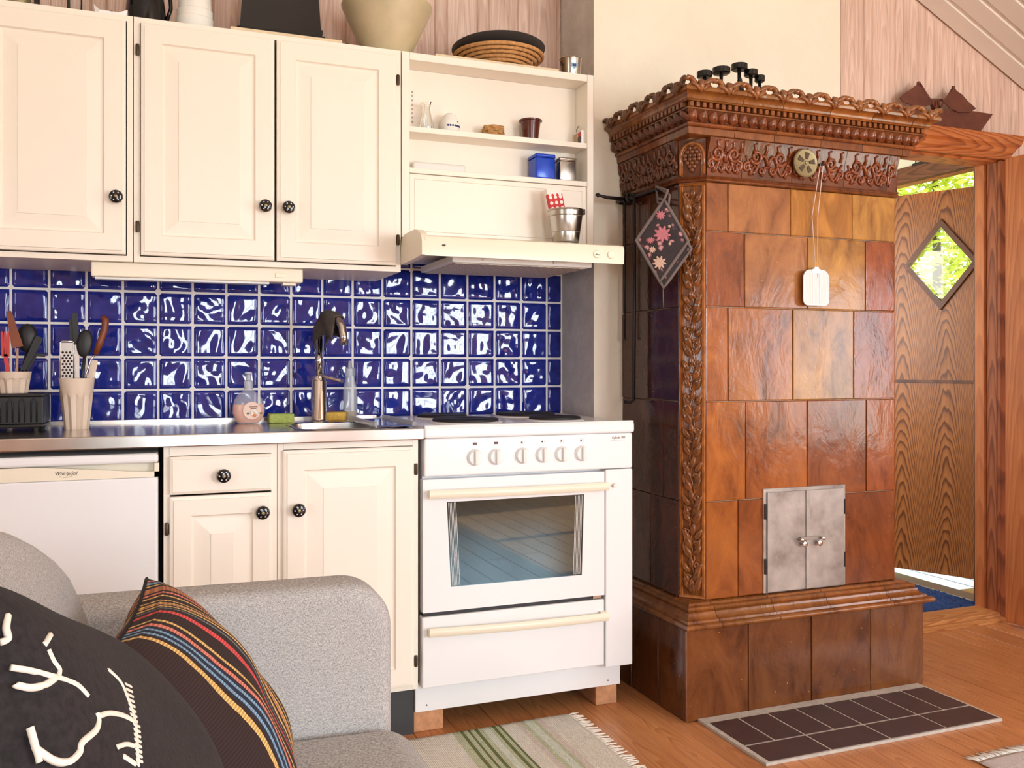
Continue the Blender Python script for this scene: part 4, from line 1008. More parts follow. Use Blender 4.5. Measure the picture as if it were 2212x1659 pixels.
protoS = leaf_mesh(.044, .022, .013, 5).build('leaf', 'brown_relief', pil, True, origin=(0, 0, 0), fixn=False)
sp_pts = []
for k in range(22):
    a = k / 21 * 2.6 * PI; r = .0095 * (1 - k / 26); sp_pts.append((r * math.cos(a), -.006, r * math.sin(a)))
protoC = MB().tube(sp_pts, [.0045 * (1 - k / 40) for k in range(22)], 6).build('scroll', 'brown_relief', pil, True, origin=(0, 0, 0), fixn=False)
mz, z = .104, fz0 + .012
first = True; RC = g(140, 78, 42)
path = []
nz_ = int((fz1 - fz0 - .02) / mz); mz = (fz1 - fz0 - .02) / nz_
for i in range(nz_):
    z = fz0 + .012 + i * mz; s = 1 if i % 2 == 0 else -1; mid = pL / 2
    path += [(mid - s * .008, z), (mid, z + mz * .25), (mid + s * .008, z + mz * .5), (mid, z + mz * .75)]
    items = [(protoL, mid + s * .004, z, -s * R(28), False), (protoL, mid + s * .006, z + .03, -s * R(20), False), (protoS, mid - s * .006, z + .008, s * R(34), False), (protoS, mid - s * .010, z + .062, s * R(34), False), (protoS, mid + s * .010, z + .060, -s * R(34), False), (protoC, mid - s * .013, z + .047, 0, s < 0), (protoC, mid + s * .015, z + .088, R(120), s > 0), (protoS, mid - s * .012, z + .026, s * R(20), False), (protoS, mid + s * .013, z + .004, -s * R(16), False), (protoS, mid, z + .075, s * R(8), False), (protoC, mid + s * .019, z + .045, R(60), s < 0)]
    for (pr, u, zz, an, fl_) in items: relief(pr, u, zz, an, jit(RC, .12), fl_)
MB().tube([PP(u, .003, z) for u, z in path], .0035, 6).build('stem', 'brown_relief', pil, True, color=RC)
for pr in (protoL, protoS): pr.location = PP(pL / 2, .0005, fz0 + .004) - WLOC[pil.name]; pr.rotation_euler = (0, 0, yawP); pr.color = RC
protoC.location = PP(pL / 2 + .012, .0005, fz0 + .02) - WLOC[pil.name]; protoC.rotation_euler = (0, 0, yawP); protoC.color = RC
# foot of the pilaster: little acanthus leaves fanning over the ledge
ft = MB().prism([(-.014, -.03), (pL + .014, -.03), (pL + .010, .012), (-.010, .012)], lambda u, d: PP(u, d, .3405), lambda u, d: PP(u, d, .3555)).build('pilaster_foot', 'brown_relief', ts, color=RC)
for k in range(7):
    u = -.010 + (pL + .02) * k / 6
    o = relief(protoS, u, .342, R(180), jit(RC), False, ft, .016); o.rotation_euler = (Matrix.Rotation(yawP, 4, 'Z') @ Matrix.Rotation(R(35), 4, 'X') @ Matrix.Rotation(R(180) + (k - 3) * .16, 4, 'Y')).to_euler()
# lower frieze moulding
fm = [(.004, 1.694), (.010, 1.696), (.012, 1.700), (.008, 1.704), (.013, 1.708), (.010, 1.7115), (.002, 1.712)]
def chrun(profile, name, colr, mat='brown_relief'):
    e = 0
    P = [(KL, YC), (KL, KF + CH), (KL + CH, KF), (KR - CR, KF), (KR, KF + CR), (KR, YC)]
    nrm_ = [(-1, 0), (-.7071, -.7071), (0, -1), (.7071, -.7071), (1, 0)]
    def offs(d):
        out = []
        for i, p in enumerate(P):
            if i == 0: n1 = n2 = nrm_[0]
            elif i == 5: n1 = n2 = nrm_[4]
            else: n1, n2 = nrm_[i - 1], nrm_[i]
            bx_, by_ = n1[0] + n2[0], n1[1] + n2[1]; k = d / (1 + n1[0] * n2[0] + n1[1] * n2[1]) ; out.append((p[0] + bx_ * k, p[1] + by_ * k))
        return out
    pr = list(profile) + [(-.012, profile[-1][1]), (-.012, profile[0][1])]
    for i in range(5):
        b = MB(); n = len(pr); vs = []
        for e_ in (0, 1):
            for d, z in pr: q = offs(d)[i + e_]; vs.append((q[0], q[1], z))
        b.add(vs, [tuple(range(n - 1, -1, -1)), tuple(range(n, 2 * n))] + [(k, (k + 1) % n, n + (k + 1) % n, n + k) for k in range(n)])
        c = colr if i > 1 else tuple(x * .8 for x in colr[:3]) + (1,)  # left and chamfer pieces darkened in colour, as shade
        b.build(name, mat, ts, 32, color=jit(c))
    return offs
chrun(fm, 'frieze_moulding', g(128, 66, 38))
FRZ0, FRZ1 = 1.7125, 1.832
frz = [(.004, FRZ0), (.006, 1.75), (.012, 1.79), (.022, 1.82), (.024, FRZ1)]
FRC = g(122, 58, 34)
# frieze tiles with scroll reliefs
fx = [XF0] + xs_([1600, 1708, 1820, 1912], 340, KF) + [XF1]
def frieze_tile(x0, x1, side):
    e = .0009; pr = frz + [(-.012, FRZ1), (-.012, FRZ0)]
    if side == 'F': b = MB().prism(pr, lambda d, z: (x0 + e, KF - d, z), lambda d, z: (x1 - e, KF - d, z))
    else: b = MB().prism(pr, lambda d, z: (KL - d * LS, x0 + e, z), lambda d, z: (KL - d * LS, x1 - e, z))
    return b.build('frieze_tile', 'brown_glaze', ts, 40, color=jit(FRC if side == 'F' else g(104, 52, 32)))  # left frieze tiles carry the side's shade in their colour
def fo(z):
    for (d0, z0), (d1, z1) in zip(frz, frz[1:]):
        if z <= z1: return d0 + (d1 - d0) * max(0, (z - z0)) / (z1 - z0)
    return frz[-1][0]
def spiral(c, r, turns, a0, s=1, n=20): return [(c[0] + s * r * (1 - .85 * k / n) * math.cos(a0 + turns * 2 * PI * k / n), c[1] + r * (1 - .85 * k / n) * math.sin(a0 + turns * 2 * PI * k / n)) for k in range(n + 1)]
def scrolls(x0, x1):
    w_ = x1 - x0; cxm = (x0 + x1) / 2; zm = (FRZ0 + FRZ1) / 2; out = []
    for s in (1, -1):
        q = cxm - s * w_ * .25
        out.append((spiral((q, zm + .012), .024, 1.6, R(200), s), .0045))
        out.append((spiral((cxm - s * w_ * .42, zm - .022), .016, 1.5, R(60), s), .0038))
        out.append(([(cxm - s * w_ * t, zm + .03 * math.sin(t * 16) - .012) for t in [k / 24 for k in range(12)]], .0042))
        out.append((spiral((cxm - s * w_ * .12, zm - .03), .014, 1.3, R(120), -s), .0036))
    for k in range(4):
        xx = x0 + w_ * (.14 + .24 * k); out.append(([(xx, FRZ0 + .012), (xx + .006, FRZ0 + .03), (xx + .016, FRZ0 + .042), (xx + .026, FRZ0 + .040)], .0042)); out.append(([(xx + .01, zm + .02), (xx + .014, zm + .036), (xx + .008, zm + .048), (xx + .018, zm + .053)], .0034))
    return out
for i in range(5):
    tl = frieze_tile(fx[i], fx[i + 1], 'F'); w_ = fx[i + 1] - fx[i]
    if w_ < .07: sets = scrolls(fx[i] - .01, fx[i + 1] + .03)[:3] if i else scrolls(fx[i], fx[i] + .09)[:4]
    else: sets = scrolls(fx[i] + .004, fx[i + 1] - .004)
    for pts, r in sets:
        pts = [(min(max(p, fx[i] + .004), fx[i + 1] - .004), min(max(z, FRZ0 + .006), FRZ1 - .006)) for p, z in pts]
        MB().tube([(p, KF - fo(z) - .0015, z) for p, z in pts], [r * 1.6 * (1 - .55 * k / len(pts)) for k in range(len(pts))], 6).build('scroll_relief', 'brown_relief', tl, True, color=jit(g(136, 66, 40), .1))
lc = [KF + CH, 2.70, 2.83, YC]
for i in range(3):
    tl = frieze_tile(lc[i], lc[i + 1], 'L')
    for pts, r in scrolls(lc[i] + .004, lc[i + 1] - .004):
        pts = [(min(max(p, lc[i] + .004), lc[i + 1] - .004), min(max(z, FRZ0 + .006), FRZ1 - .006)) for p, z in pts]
        MB().tube([(KL - LS * fo(z) - .0015, p, z) for p, z in pts], [r * 1.6 * (1 - .55 * k / len(pts)) for k in range(len(pts))], 6).build('scroll_relief', 'brown_relief', tl, True, color=jit(g(104, 54, 36), .1))  # left reliefs toned down to paint in the shade
# corner niche with grapes under an arch
gn = MB().prism([(0, -.012), (pL, -.012), (pL, .002), (0, .002)], lambda u, d: PP(u, d, FRZ0), lambda u, d: PP(u, d, FRZ1)).build('corner_tile', 'brown_glaze', ts, color=g(110, 54, 32))
ar = [(.006, FRZ0 + .004)] + [(pL / 2 - (pL / 2 - .006) * math.cos(R(a)), FRZ0 + .062 + .046 * math.sin(R(a))) for a in range(0, 181, 15)] + [(pL - .006, FRZ0 + .004)]
for k, (rr2, dd) in enumerate(((.0055, .004), (.003, .009))):
    MB().tube([PP(u + (.006 * (1 if u < pL / 2 else -1) if k else 0), dd - .004 * k, z - (.006 * k)) for u, z in ar], rr2, 8).build('arch', 'brown_relief', gn, True, color=g(160, 92, 52))
gp = MB().sphere((0, 0, 0), .0085, 8, 6).build('grape', 'brown_relief', gn, True, origin=(0, 0, 0)); firstg = True
for row, n in enumerate((1, 2, 3, 4, 4, 3, 2)):
    for k in range(n):
        p = PP(pL / 2 + (k - (n - 1) / 2) * .0145, .006, FRZ0 + .020 + row * .0118)
        if firstg: gp.location = p - WLOC[gn.name]; gp.color = g(120, 64, 40); firstg = False
        else: dup(gp, p, gn, jit(g(120, 64, 40)))
# right end scroll that shows in profile
MB().rbox(KR - .011, KR + .014, KF + .012, YC, FRZ0 + .001, FRZ1 - .001, .003).build('corner_tile', 'brown_glaze', ts, color=FRC)
for c_, r_ in (((KR + .004, 1.805), .02), ((KR - .006, 1.748), .022)):
    MB().tube([(p, KF - .012 + (p - KR + .05) * .6, z) for p, z in spiral(c_, r_, 1.7, R(150), -1)], .0045, 6).build('scroll_relief', 'brown_relief', ts, True, color=g(136, 66, 40))
# cornice mouldings
cF = xs_([1575, 1660, 1760, 1850, 1935], 250, KF); cL = [2.60, 2.78]
band = [(.022, 1.8325), (.029, 1.835), (.031, 1.852), (.031, 1.856)]
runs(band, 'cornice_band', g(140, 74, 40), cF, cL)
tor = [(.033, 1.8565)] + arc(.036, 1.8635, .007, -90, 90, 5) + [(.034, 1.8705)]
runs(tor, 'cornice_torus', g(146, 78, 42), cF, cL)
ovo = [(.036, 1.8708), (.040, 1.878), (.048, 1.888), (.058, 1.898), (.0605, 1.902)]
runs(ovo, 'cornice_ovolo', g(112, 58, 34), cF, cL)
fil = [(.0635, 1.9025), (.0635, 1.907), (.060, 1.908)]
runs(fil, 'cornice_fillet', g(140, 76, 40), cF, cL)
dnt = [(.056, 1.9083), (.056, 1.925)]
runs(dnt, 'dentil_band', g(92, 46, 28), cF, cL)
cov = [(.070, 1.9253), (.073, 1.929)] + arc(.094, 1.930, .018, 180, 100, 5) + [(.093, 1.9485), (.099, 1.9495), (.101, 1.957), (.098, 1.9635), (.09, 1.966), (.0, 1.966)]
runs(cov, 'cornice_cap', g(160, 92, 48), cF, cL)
# egg-and-leaf course, dentils and cresting
egg = leaf_mesh(.040, .036, .013, 3, .8, 7, 8).build('egg_leaf', 'brown_relief', ts, True, origin=(0, 0, 0), fixn=False)
dent = MB().rbox(-.0065, .0065, -.0125, .004, -.0085, .0075, .0015, 1).build('dentil', 'brown_relief', ts, origin=(0, 0, 0))
def crest_mesh():
    b = MB()
    for s in (-1, 1):
        b.tube([(s * .004, 0, .0), (s * .016, -.004, .010), (s * .028, -.008, .020), (s * .036, -.010, .022), (s * .040, -.010, .015), (s * .034, -.008, .012)], [.006, .008, .008, .006, .005, .003], 7)
        b.tube([(s * .03, -.004, 0), (s * .022, -.009, .004), (s * .012, -.012, -.004), (s * .004, -.013, -.016)], [.004, .006, .006, .003], 6)
    b.tube([(0, -.008, -.022), (0, -.012, -.004), (0, -.010, .012), (0, -.004, .018)], [.002, .008, .009, .005], 7)
    for s in (-1, 1): b.sphere((s * .02, -.007, .006), .009, 8, 5, (1, .8, .9))
    return b
cr = crest_mesh().xf(Matrix.Diagonal((1.28, 1.2, 1.0, 1))).build('crest_leaf', 'brown_relief', ts, True, origin=(0, 0, 0)); seen = set()
def put(o, loc, rz, colr, rx=0):
    e = (Matrix.Rotation(rz, 4, 'Z') @ Matrix.Rotation(rx, 4, 'X')).to_euler()
    if o.name not in seen: seen.add(o.name); o.rotation_euler = e; place(o, loc, ts, colr)
    else: dup(o, loc, ts, colr, e)
def spread(a, b, pitch): n = max(1, round((b - a) / pitch)); return [a + (b - a) * (k + .5) / n for k in range(n)]
xl, xr, yf = KL - LS * .05, KR + .05, KF - .05
for x in spread(xl, xr, .037): put(egg, (x, KF - .036, 1.8705), 0, jit(g(134, 68, 42)), R(-38) if False else R(38))
for y in spread(yf, YC, .037): put(egg, (KL - LS * .036, y, 1.8705), -PI / 2, jit(g(104, 54, 34)), R(38))  # left eggs in a shaded version of the front colour
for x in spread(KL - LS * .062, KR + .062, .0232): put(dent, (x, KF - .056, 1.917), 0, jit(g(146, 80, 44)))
for y in spread(KF - .05, YC, .0232): put(dent, (KL - LS * .058, y, 1.917), -PI / 2, jit(g(122, 66, 42)))  # left dentils darker than the front ones, shade in the colour
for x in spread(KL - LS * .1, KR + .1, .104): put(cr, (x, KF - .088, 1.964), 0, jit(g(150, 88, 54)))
for y in spread(KF - .1, YC, .104): put(cr, (KL - LS * .088, y, 1.964), -PI / 2, jit(g(110, 66, 44)))  # left cresting painted darker for the side away from the light
for y in spread(KF - .02, YC, .104): put(cr, (KR + .086, y, 1.964), PI / 2, jit(g(150, 88, 54)))
MB().box(KL - .04, KR + .06, KF - .055, YC, 1.958, 1.9665).build('top_slab', 'mortar', ts)
# damper rosette
rc = onY(1740, 352, KF - .03)
ro = MB(); ro.lathe([(.0475, 0), (.0475, .006), (.044, .009), (.040, .0075), (.0, .0075)], 36, (rc.x, rc.y + .004, rc.z), (0, -1, 0))
ros = ro.build('damper_plate', 'brass_dull', ts, 40)
bl = MB().prism([(-.0085, .034), (.0085, .034), (.0045, .012), (-.0045, .012)], lambda p, q: (p, 0, q), lambda p, q: (p, -.002, q)).build('damper_slot', 'hinge_metal', ros, origin=(0, 0, 0))
for k in range(5):
    a = R(72 * k + 8); p = Vector((rc.x, rc.y - .0038, rc.z))
    if k == 0: place(bl, p, ros); bl.rotation_euler = (0, a, 0)
    else: dup(bl, p, ros, None, (0, a, 0))
MB().lathe([(.006, 0), (.006, .004), (.003, .006)], 12, (rc.x, rc.y - .0035, rc.z), (0, -1, 0)).build('damper_rivet', 'brass_dull', ros, 40)
nub = onY(1768, 357, KF - .03)
MB().lathe([(.005, 0), (.004, .014), (.0065, .018), (.003, .022)], 12, (nub.x, KF - .034, nub.z), (0, -1, 0)).build('damper_pull', 'dark_iron', ros, 40)
# hearth of clinker tiles let into the floor
hx0, hx1, hy0, hy1 = 1.585, 2.452, 2.10, 2.434
hr = thing('hearth', 'dark brown clinker hearth set in the floor before the tiled stove', 'hearth', (2.02, 2.27, 0))
MB().box(hx0 - .012, hx1 + .006, hy0 - .006, hy1 - .0, .0004, .0088).build('mortar_bed', 'mortar', hr)
pw_ = (hx1 - hx0) / 8
t1 = MB().rbox(hx0 + .0035, hx0 + pw_ - .0035, 2.215, 2.392, .004, .0102, .001).build('clinker_tile', 'hearth_clinker', hr)
for k in range(1, 8): dup(t1, WLOC[t1.name] + Vector((pw_ * k, rt.uniform(-.001, .001), 0)), hr)
t2 = MB().rbox(hx0 + .0035, hx0 + 2 * pw_ - .0035, hy0, 2.207, .004, .0102, .001).build('clinker_tile', 'hearth_clinker', hr)
for k in range(1, 4): dup(t2, WLOC[t2.name] + Vector((2 * pw_ * k, 0, 0)), hr)

# ================================================================== THINGS ON THE CABINETS
def T(x, y, z): return Matrix.Translation((x, y, z))
def Rz(a): return Matrix.Rotation(a, 4, 'Z')
def shell(prof, n, c, mat, name, parent, smooth=40, ax=None, xf=None):
    b = MB().lathe(prof, n, (0, 0, 0), ax, False)
    if xf: b.xf(xf)
    b.xf(T(*c)); return b.build(name, mat, parent, smooth, fixn=False)
ZT = ZU1 + .0005
# toaster on a cream board
bd = MB().rbox(onY(497, 60, 2.88).x, onY(738, 90, 2.88).x, 2.868, 3.13, ZT, ZT + .012, .003).build('chopping_board', 'mat_beige', None); tag(bd, 'cream board lying under the black toaster', 'board')
to = thing('toaster', 'black toaster on the cream board above the wall cabinets', 'toaster', (.34, 3.0, ZT + .0125))
a, b_ = onY(515, 60, 2.93).x, onY(697, 60, 2.93).x; z0 = ZT + .0125
b = MB()
sec = [(a - .002, z0), (b_ + .002, z0), (b_ - .006, z0 + .03), (b_ - .016, z0 + .17), (b_ - .05, z0 + .2), (a + .05, z0 + .2), (a + .014, z0 + .17), (a + .004, z0 + .03)]
b.prism(sec, lambda p, q: (p, 2.92, q), lambda p, q: (p, 3.09, q)); b.build('body', 'black_ceramic', to, 35)
MB().rbox(a - .006, b_ + .006, 2.912, 3.098, z0, z0 + .022, .006).build('base', 'black_plastic', to)
MB().rbox(b_ - .012, b_ + .012, 2.985, 3.02, z0 + .05, z0 + .068, .006).build('lever', 'black_plastic', to)
MB().rbox((a + b_) / 2 - .05, (a + b_) / 2 + .05, 2.96, 3.05, z0 + .199, z0 + .202, .001).build('slot', 'oven_dark', to)
ZS = 2.1135
# ribbed beige bowl
pb = onY(836, 60, 2.98)
prof = [(.0, 0), (.058, 0), (.062, .004)]
for k in range(26):
    t = k / 25; prof.append((.062 + .086 * t ** .85 + (.0012 if k % 2 else 0), .005 + .168 * t))
prof += [(.150, .178), (.146, .180), (.14, .17), (.055, .012), (0, .012)]
o = shell(prof, 48, (pb.x, 2.98, ZS + .0002), 'beige_china', 'bowl', None, 50); tag(o, 'wide beige ribbed bowl on top of the wall cabinets', 'bowl')
# black jug
pj_ = onY(315, 20, 2.98)
jg = thing('jug', 'dark glazed jug with a handle on top of the wall cabinets', 'jug', (pj_.x, 2.98, ZT))
shell([(0, 0), (.052, 0), (.054, .015), (.057, .05), (.056, .075), (.052, .10), (.048, .14), (.05, .17), (.045, .17), (.04, .14), (0, .1)], 32, (pj_.x, 2.98, ZT), 'black_ceramic', 'body', jg, 45)
MB().tube([(pj_.x + .05, 2.98, ZT + .14), (pj_.x + .068, 2.98, ZT + .13), (pj_.x + .071, 2.98, ZT + .08), (pj_.x + .056, 2.98, ZT + .03)], .006, 8).build('handle', 'black_ceramic', jg, True)
# white ridged vase
pv = onY(421, 30, 2.97)
prof = [(0, 0), (.05, 0), (.057, .01), (.056, .022), (.0545, .024), (.055, .05), (.0525, .052), (.053, .075), (.049, .078), (.048, .11), (.042, .15), (.03, .18), (.026, .18), (.03, .14), (0, .12)]
o = shell(prof, 36, (pv.x, 2.97, ZT), 'white_china', 'vase', None, 30); tag(o, 'white ridged vase between the jug and the toaster', 'vase')
# paper bag with nuts
pp_ = onY(240, 20, 2.91)
pg = thing('paper_bag', 'small open white paper bag on the end cabinet', 'bag', (pp_.x, 2.91, ZT))
b = MB(); s8 = [(-.045, -.03), (-.03, -.036), (.02, -.036), (.045, -.028), (.045, .03), (.0, .036), (-.045, .03)]
hts = [.03, .014, .012, .026, .03, .04, .034]
vs = [(pp_.x + p * .9, 2.915 + q * .9, ZT) for p, q in s8] + [(pp_.x + p, 2.915 + q, ZT + h) for (p, q), h in zip(s8, hts)]
b.add(vs, [tuple(range(6, -1, -1))] + [(i, (i + 1) % 7, 7 + (i + 1) % 7, 7 + i) for i in range(7)]); b.build('paper', 'paper_white', pg)
ng = MB().sphere((0, 0, 0), .009, 8, 5, (1, 1, .8)).build('nut', 'cork', pg, True, origin=(0, 0, 0)); 
for k in range(7):
    p = Vector((pp_.x - .03 + .01 * k, 2.905 + .008 * (k % 3), ZT + .0085 + .008 * (k % 2)))
    if k == 0: place(ng, p, pg)
    else: dup(ng, p, pg)
# lantern, glass and amber jar whose feet show at the top left
pl_ = onY(115, 5, 2.95)
ln = thing('lantern', 'dark framed lantern standing on the end cabinet', 'lantern', (pl_.x, 2.95, ZT))
for q in ((-.042, -.032), (.042, -.032), (-.042, .032), (.042, .032)): MB().box(pl_.x + q[0] - .004, pl_.x + q[0] + .004, 2.95 + q[1] - .004, 2.95 + q[1] + .004, ZT + .01, ZT + .16).build('post', 'dark_iron', ln)
MB().rbox(pl_.x - .05, pl_.x + .05, 2.91, 2.99, ZT, ZT + .01, .002).build('base', 'dark_iron', ln)
MB().rbox(pl_.x - .05, pl_.x + .05, 2.91, 2.99, ZT + .16, ZT + .17, .002).build('roof', 'dark_iron', ln)
pq = onY(163, 8, 2.95)
o = shell([(0, .004), (.018, .004), (.018, .12), (.02, .12), (.02, .0), (0, 0)], 24, (pq.x, 2.95, ZT), 'clear_glass', 'glass_cylinder', None, 40); tag(o, 'clear glass cylinder beside the lantern', 'glass')
pq = onY(42, 3, 2.95)
o = shell([(0, 0), (.026, 0), (.03, .01), (.03, .08), (.02, .1), (0, .1)], 24, (pq.x, 2.95, ZT), 'brass_dull', 'amber_jar', None, 40); tag(o, 'amber jar at the far end of the end cabinet', 'jar')
# black cable
pc = onY(745, 94, 2.90)
o = MB().tube([(pc.x - .03, 2.95, ZT + .004), (pc.x - .012, 2.89, ZT + .006), (pc.x + .004, 2.885, ZT + .008), (pc.x + .02, 2.90, ZT + .005), (pc.x + .024, 2.93, ZT + .004), (pc.x, 2.96, ZT + .004)], .0035, 8).build('cable', 'black_plastic', None, True); tag(o, 'loop of black cable beside the beige bowl', 'cable')
# placemats, coiled tray, dark tray
ZS = 2.1135
x0, x1 = onY(940, 118, 2.87).x, onY(1207, 148, 2.87).x
o = MB().rbox(x0, x1, 2.866, 3.12, ZS, ZS + .009, .003).build('place_mat', 'mat_beige', None); tag(o, 'stack of beige woven place mats under the coiled tray', 'place mat')
pt = onY(1078, 120, 2.98); bs = thing('coiled_tray', 'round coiled straw tray on the place mats', 'tray', (pt.x, 2.985, ZS + .0095))
bb_ = MB(); zz = ZS + .0095
for k in range(6):
    r = .088 + .013 * k; rz = zz + .006 + .0095 * k; bb_ = MB().tube([(pt.x + r * math.cos(2 * PI * i / 40), 2.985 + r * math.sin(2 * PI * i / 40), rz) for i in range(40)], .0068, 8, True); bb_.build('coil', 'straw', bs, True)
MB().lathe([(0, 0), (.088, 0), (.088, .008), (0, .008)], 36, (pt.x, 2.985, zz + .001), None, False).build('bottom', 'straw_dark', bs)
b = MB().lathe([(0, 0), (.135, 0), (.158, .012), (.163, .014), (.158, .017), (.13, .006), (0, .006)], 48, (0, 0, 0), None, False).xf(T(pt.x, 2.985, zz + .066) @ Matrix.Rotation(R(-4), 4, 'X'))
o = b.build('round_tray', 'pewter', None, 40, fixn=False); tag(o, 'dark grey round tray resting on the coiled straw tray', 'tray')
# little pail with a blue label
pk = onY(1233, 130, 2.93)
pl2 = thing('small_pail', 'small galvanised pail with a blue heart label by the chimney', 'pail', (pk.x, 2.93, ZS))
shell([(0, .002), (.033, 0), (.0345, .004), (.0395, .066), (.0415, .069), (.0405, .071), (.038, .068), (.033, .006), (0, .006)], 32, (pk.x, 2.93, ZS), 'galvanised', 'body', pl2, 40)
MB().tube([(pk.x - .0405, 2.93, ZS + .058), (pk.x - .044, 2.922, ZS + .045), (pk.x - .041, 2.915, ZS + .036), (pk.x - .038, 2.92, ZS + .048)], .0014, 6).build('ear', 'dark_iron', pl2, True)
plain('label_blue', srgb(150, 180, 205), .5)
hrt = [(16 * math.sin(t) ** 3 / 16 * .013, (13 * math.cos(t) - 5 * math.cos(2 * t) - 2 * math.cos(3 * t) - math.cos(4 * t)) / 16 * .013) for t in [2 * PI * k / 24 for k in range(24)]]
def onpail(p, q, d): a = -PI / 2 - .1 + p / .037; r = .0345 + .005 * (q + .038) / .066 + d; return (pk.x + r * math.cos(a), 2.93 + r * math.sin(a), ZS + .038 + q)
MB().prism(hrt, lambda p, q: onpail(p, q, .0002), lambda p, q: onpail(p, q, .001)).build('heart_label', 'label_blue', pl2)
MB().prism([(-.006, -.003), (.006, -.003), (.006, .006), (-.006, .006)], lambda p, q: onpail(p, q, .001), lambda p, q: onpail(p, q, .0015)).build('label_print', 'blue_china', pl2)

# ================================================================== THINGS ON THE OPEN SHELVES
Z1, Z2, YS = 1.8765, 1.7435, 2.912
p = onY(922, 250, YS)
o = shell([(0, .003), (.019, .003), (.0225, .012), (.0215, .025), (.014, .055), (.0105, .072), (.013, .085), (.0165, .095), (.0178, .095), (.0142, .084), (.0118, .072), (.0155, .055), (.023, .025), (.024, .011), (.02, 0), (0, 0)], 28, (p.x, YS, Z1), 'clear_glass', 'glass_vase', None, 45); tag(o, 'small clear glass vase on the upper shelf', 'vase')
p = onY(972, 260, YS); sg = thing('china_pot', 'small white china pot with blue painting on the upper shelf', 'pot', (p.x, YS, Z1))
shell([(0, 0), (.022, 0), (.030, .012), (.033, .027), (.030, .042), (.022, .051), (.0215, .054), (.019, .061), (.012, .066), (0, .067)], 32, (p.x, YS, Z1), 'white_china', 'body', sg, 45)
def onpot(a, z): r = .0332 - .9 * (z - .027) ** 2 / .033 * 2.4; return (p.x + r * math.cos(a), YS + r * math.sin(a), Z1 + z)
for k in range(7):
    a = -PI / 2 - .7 + k * .26 + .2; MB().sphere(onpot(a, .021), .004, 8, 5, (1, 1, .9)).build('brush_mark', 'blue_china', sg, True)
for (a, z) in ((-2.0, .036), (-1.75, .040), (-1.5, .0365), (-1.3, .040), (-1.1, .034), (-1.45, .045)): MB().sphere(onpot(a + .15, z), .0032, 8, 5, (1, 1, .8)).build('brush_mark', 'oven_dark', sg, True)
p = onY(1065, 275, YS)
for k in range(4):
    b = MB(); n = 24
    ring = [(.037 * (1 + .09 * math.sin(6 * t + k * 2)) * math.cos(t), .030 * (1 + .09 * math.sin(6 * t + k * 2)) * math.sin(t)) for t in [2 * PI * i / n for i in range(n)]]
    b.prism(ring, lambda u, v: (p.x + u + .002 * (k % 2), YS + v, Z1 + k * .0095), lambda u, v: (p.x + u + .002 * (k % 2), YS + v, Z1 + .009 + k * .0095))
    o = b.build('cork_coaster', 'cork', None); tag(o, ['cork coaster at the bottom of the stack on the upper shelf', 'cork coaster second from the bottom of its stack', 'cork coaster second from the top of its stack', 'topmost cork coaster of the stack on the upper shelf'][k], 'coaster', 'cork coasters')
p = onY(1146, 275, YS)
o = shell([(0, 0), (.0255, 0), (.0265, .004), (.0345, .066), (.040, .067), (.0405, .071), (.0395, .0725), (.034, .071), (.025, .006), (0, .006)], 36, (p.x, YS, Z1), 'brown_plastic', 'plant_pot', None, 40); tag(o, 'brown plastic plant pot on the upper shelf', 'pot')
# matchbox and wire clip at the shelf's right end
x0, x1 = onY(1254, 290, 2.89).x, onY(1267, 290, 2.89).x
mb_ = thing('matchbox', 'upright matchbox with a printed side at the end of the upper shelf', 'matchbox', ((x0 + x1) / 2, 2.905, Z1))
MB().rbox(x0, x1, 2.882, 2.950, Z1, Z1 + .05, .001).build('box', 'paper_white', mb_)
for q in ((2.886, 2.912, .004, .03, 'dark_print'), (2.914, 2.945, .004, .046, 'tan_print'), (2.888, 2.91, .03, .045, 'red_print')): MB().box(x0 - .0006, x0 + .0002, q[0], q[1], Z1 + q[2], Z1 + q[3]).build('print', q[4], mb_)
o = MB().tube([(x0 + .004, 2.93, Z1 + .0515), (x0 + .003, 2.928, Z1 + .062), (x0 + .010, 2.925, Z1 + .075), (x0 + .004, 2.922, Z1 + .066), (x0 - .001, 2.920, Z1 + .058), (x0 + .006, 2.916, Z1 + .0515)], .0009, 6).build('wire_clip', 'dark_iron', None, True); tag(o, 'tiny bent wire clip on top of the matchbox', 'clip')
for k, y in enumerate((199, 207, 217, 227, 236, 245, 254, 263)):
    q = onY(891, y, 2.9575); MB().rbox(q.x - .003, q.x + .003, 2.9562, 2.9582, q.z - .0035, q.z + .0035, .001).build('peg_hole', 'alu', uC)
# lower shelf
x0, x1 = onY(891, 360, 2.93).x, onY(1006, 365, 2.93).x
o = MB().rbox(x0, x1, 2.925, 2.953, Z2, Z2 + .036, .008, 3).build('flat_box', 'pale_white', None); tag(o, 'flat pale plastic box at the back of the lower shelf', 'box')
def tin(name, lab, px0, px1, h, y0, y1, mat, extra=None):
    x0, x1 = onY(px0, 360, y0).x, onY(px1, 360, y0).x
    r_ = thing(name, lab, 'tin', ((x0 + x1) / 2, (y0 + y1) / 2, Z2)); MB().rbox(x0, x1, y0, y1, Z2, Z2 + h * .86, .006, 3).build('body', mat, r_, 40); MB().rbox(x0 - .001, x1 + .001, y0 - .001, y1 + .001, Z2 + h * .862, Z2 + h, .005, 3).build('lid', mat, r_, 40)
    MB().rbox(x0 - .0016, x1 + .0016, y0 - .0016, y1 + .0016, Z2 + h * .855, Z2 + h * .875, .001).build('lid_rim', mat, r_)
tin('storage_tin', 'blue square storage tin on the lower shelf', 1158, 1200, .086, 2.872, 2.943, 'blue_tin')
tin('storage_tin', 'silver storage tin beside the blue tin', 1209, 1246, .082, 2.880, 2.945, 'galvanised')
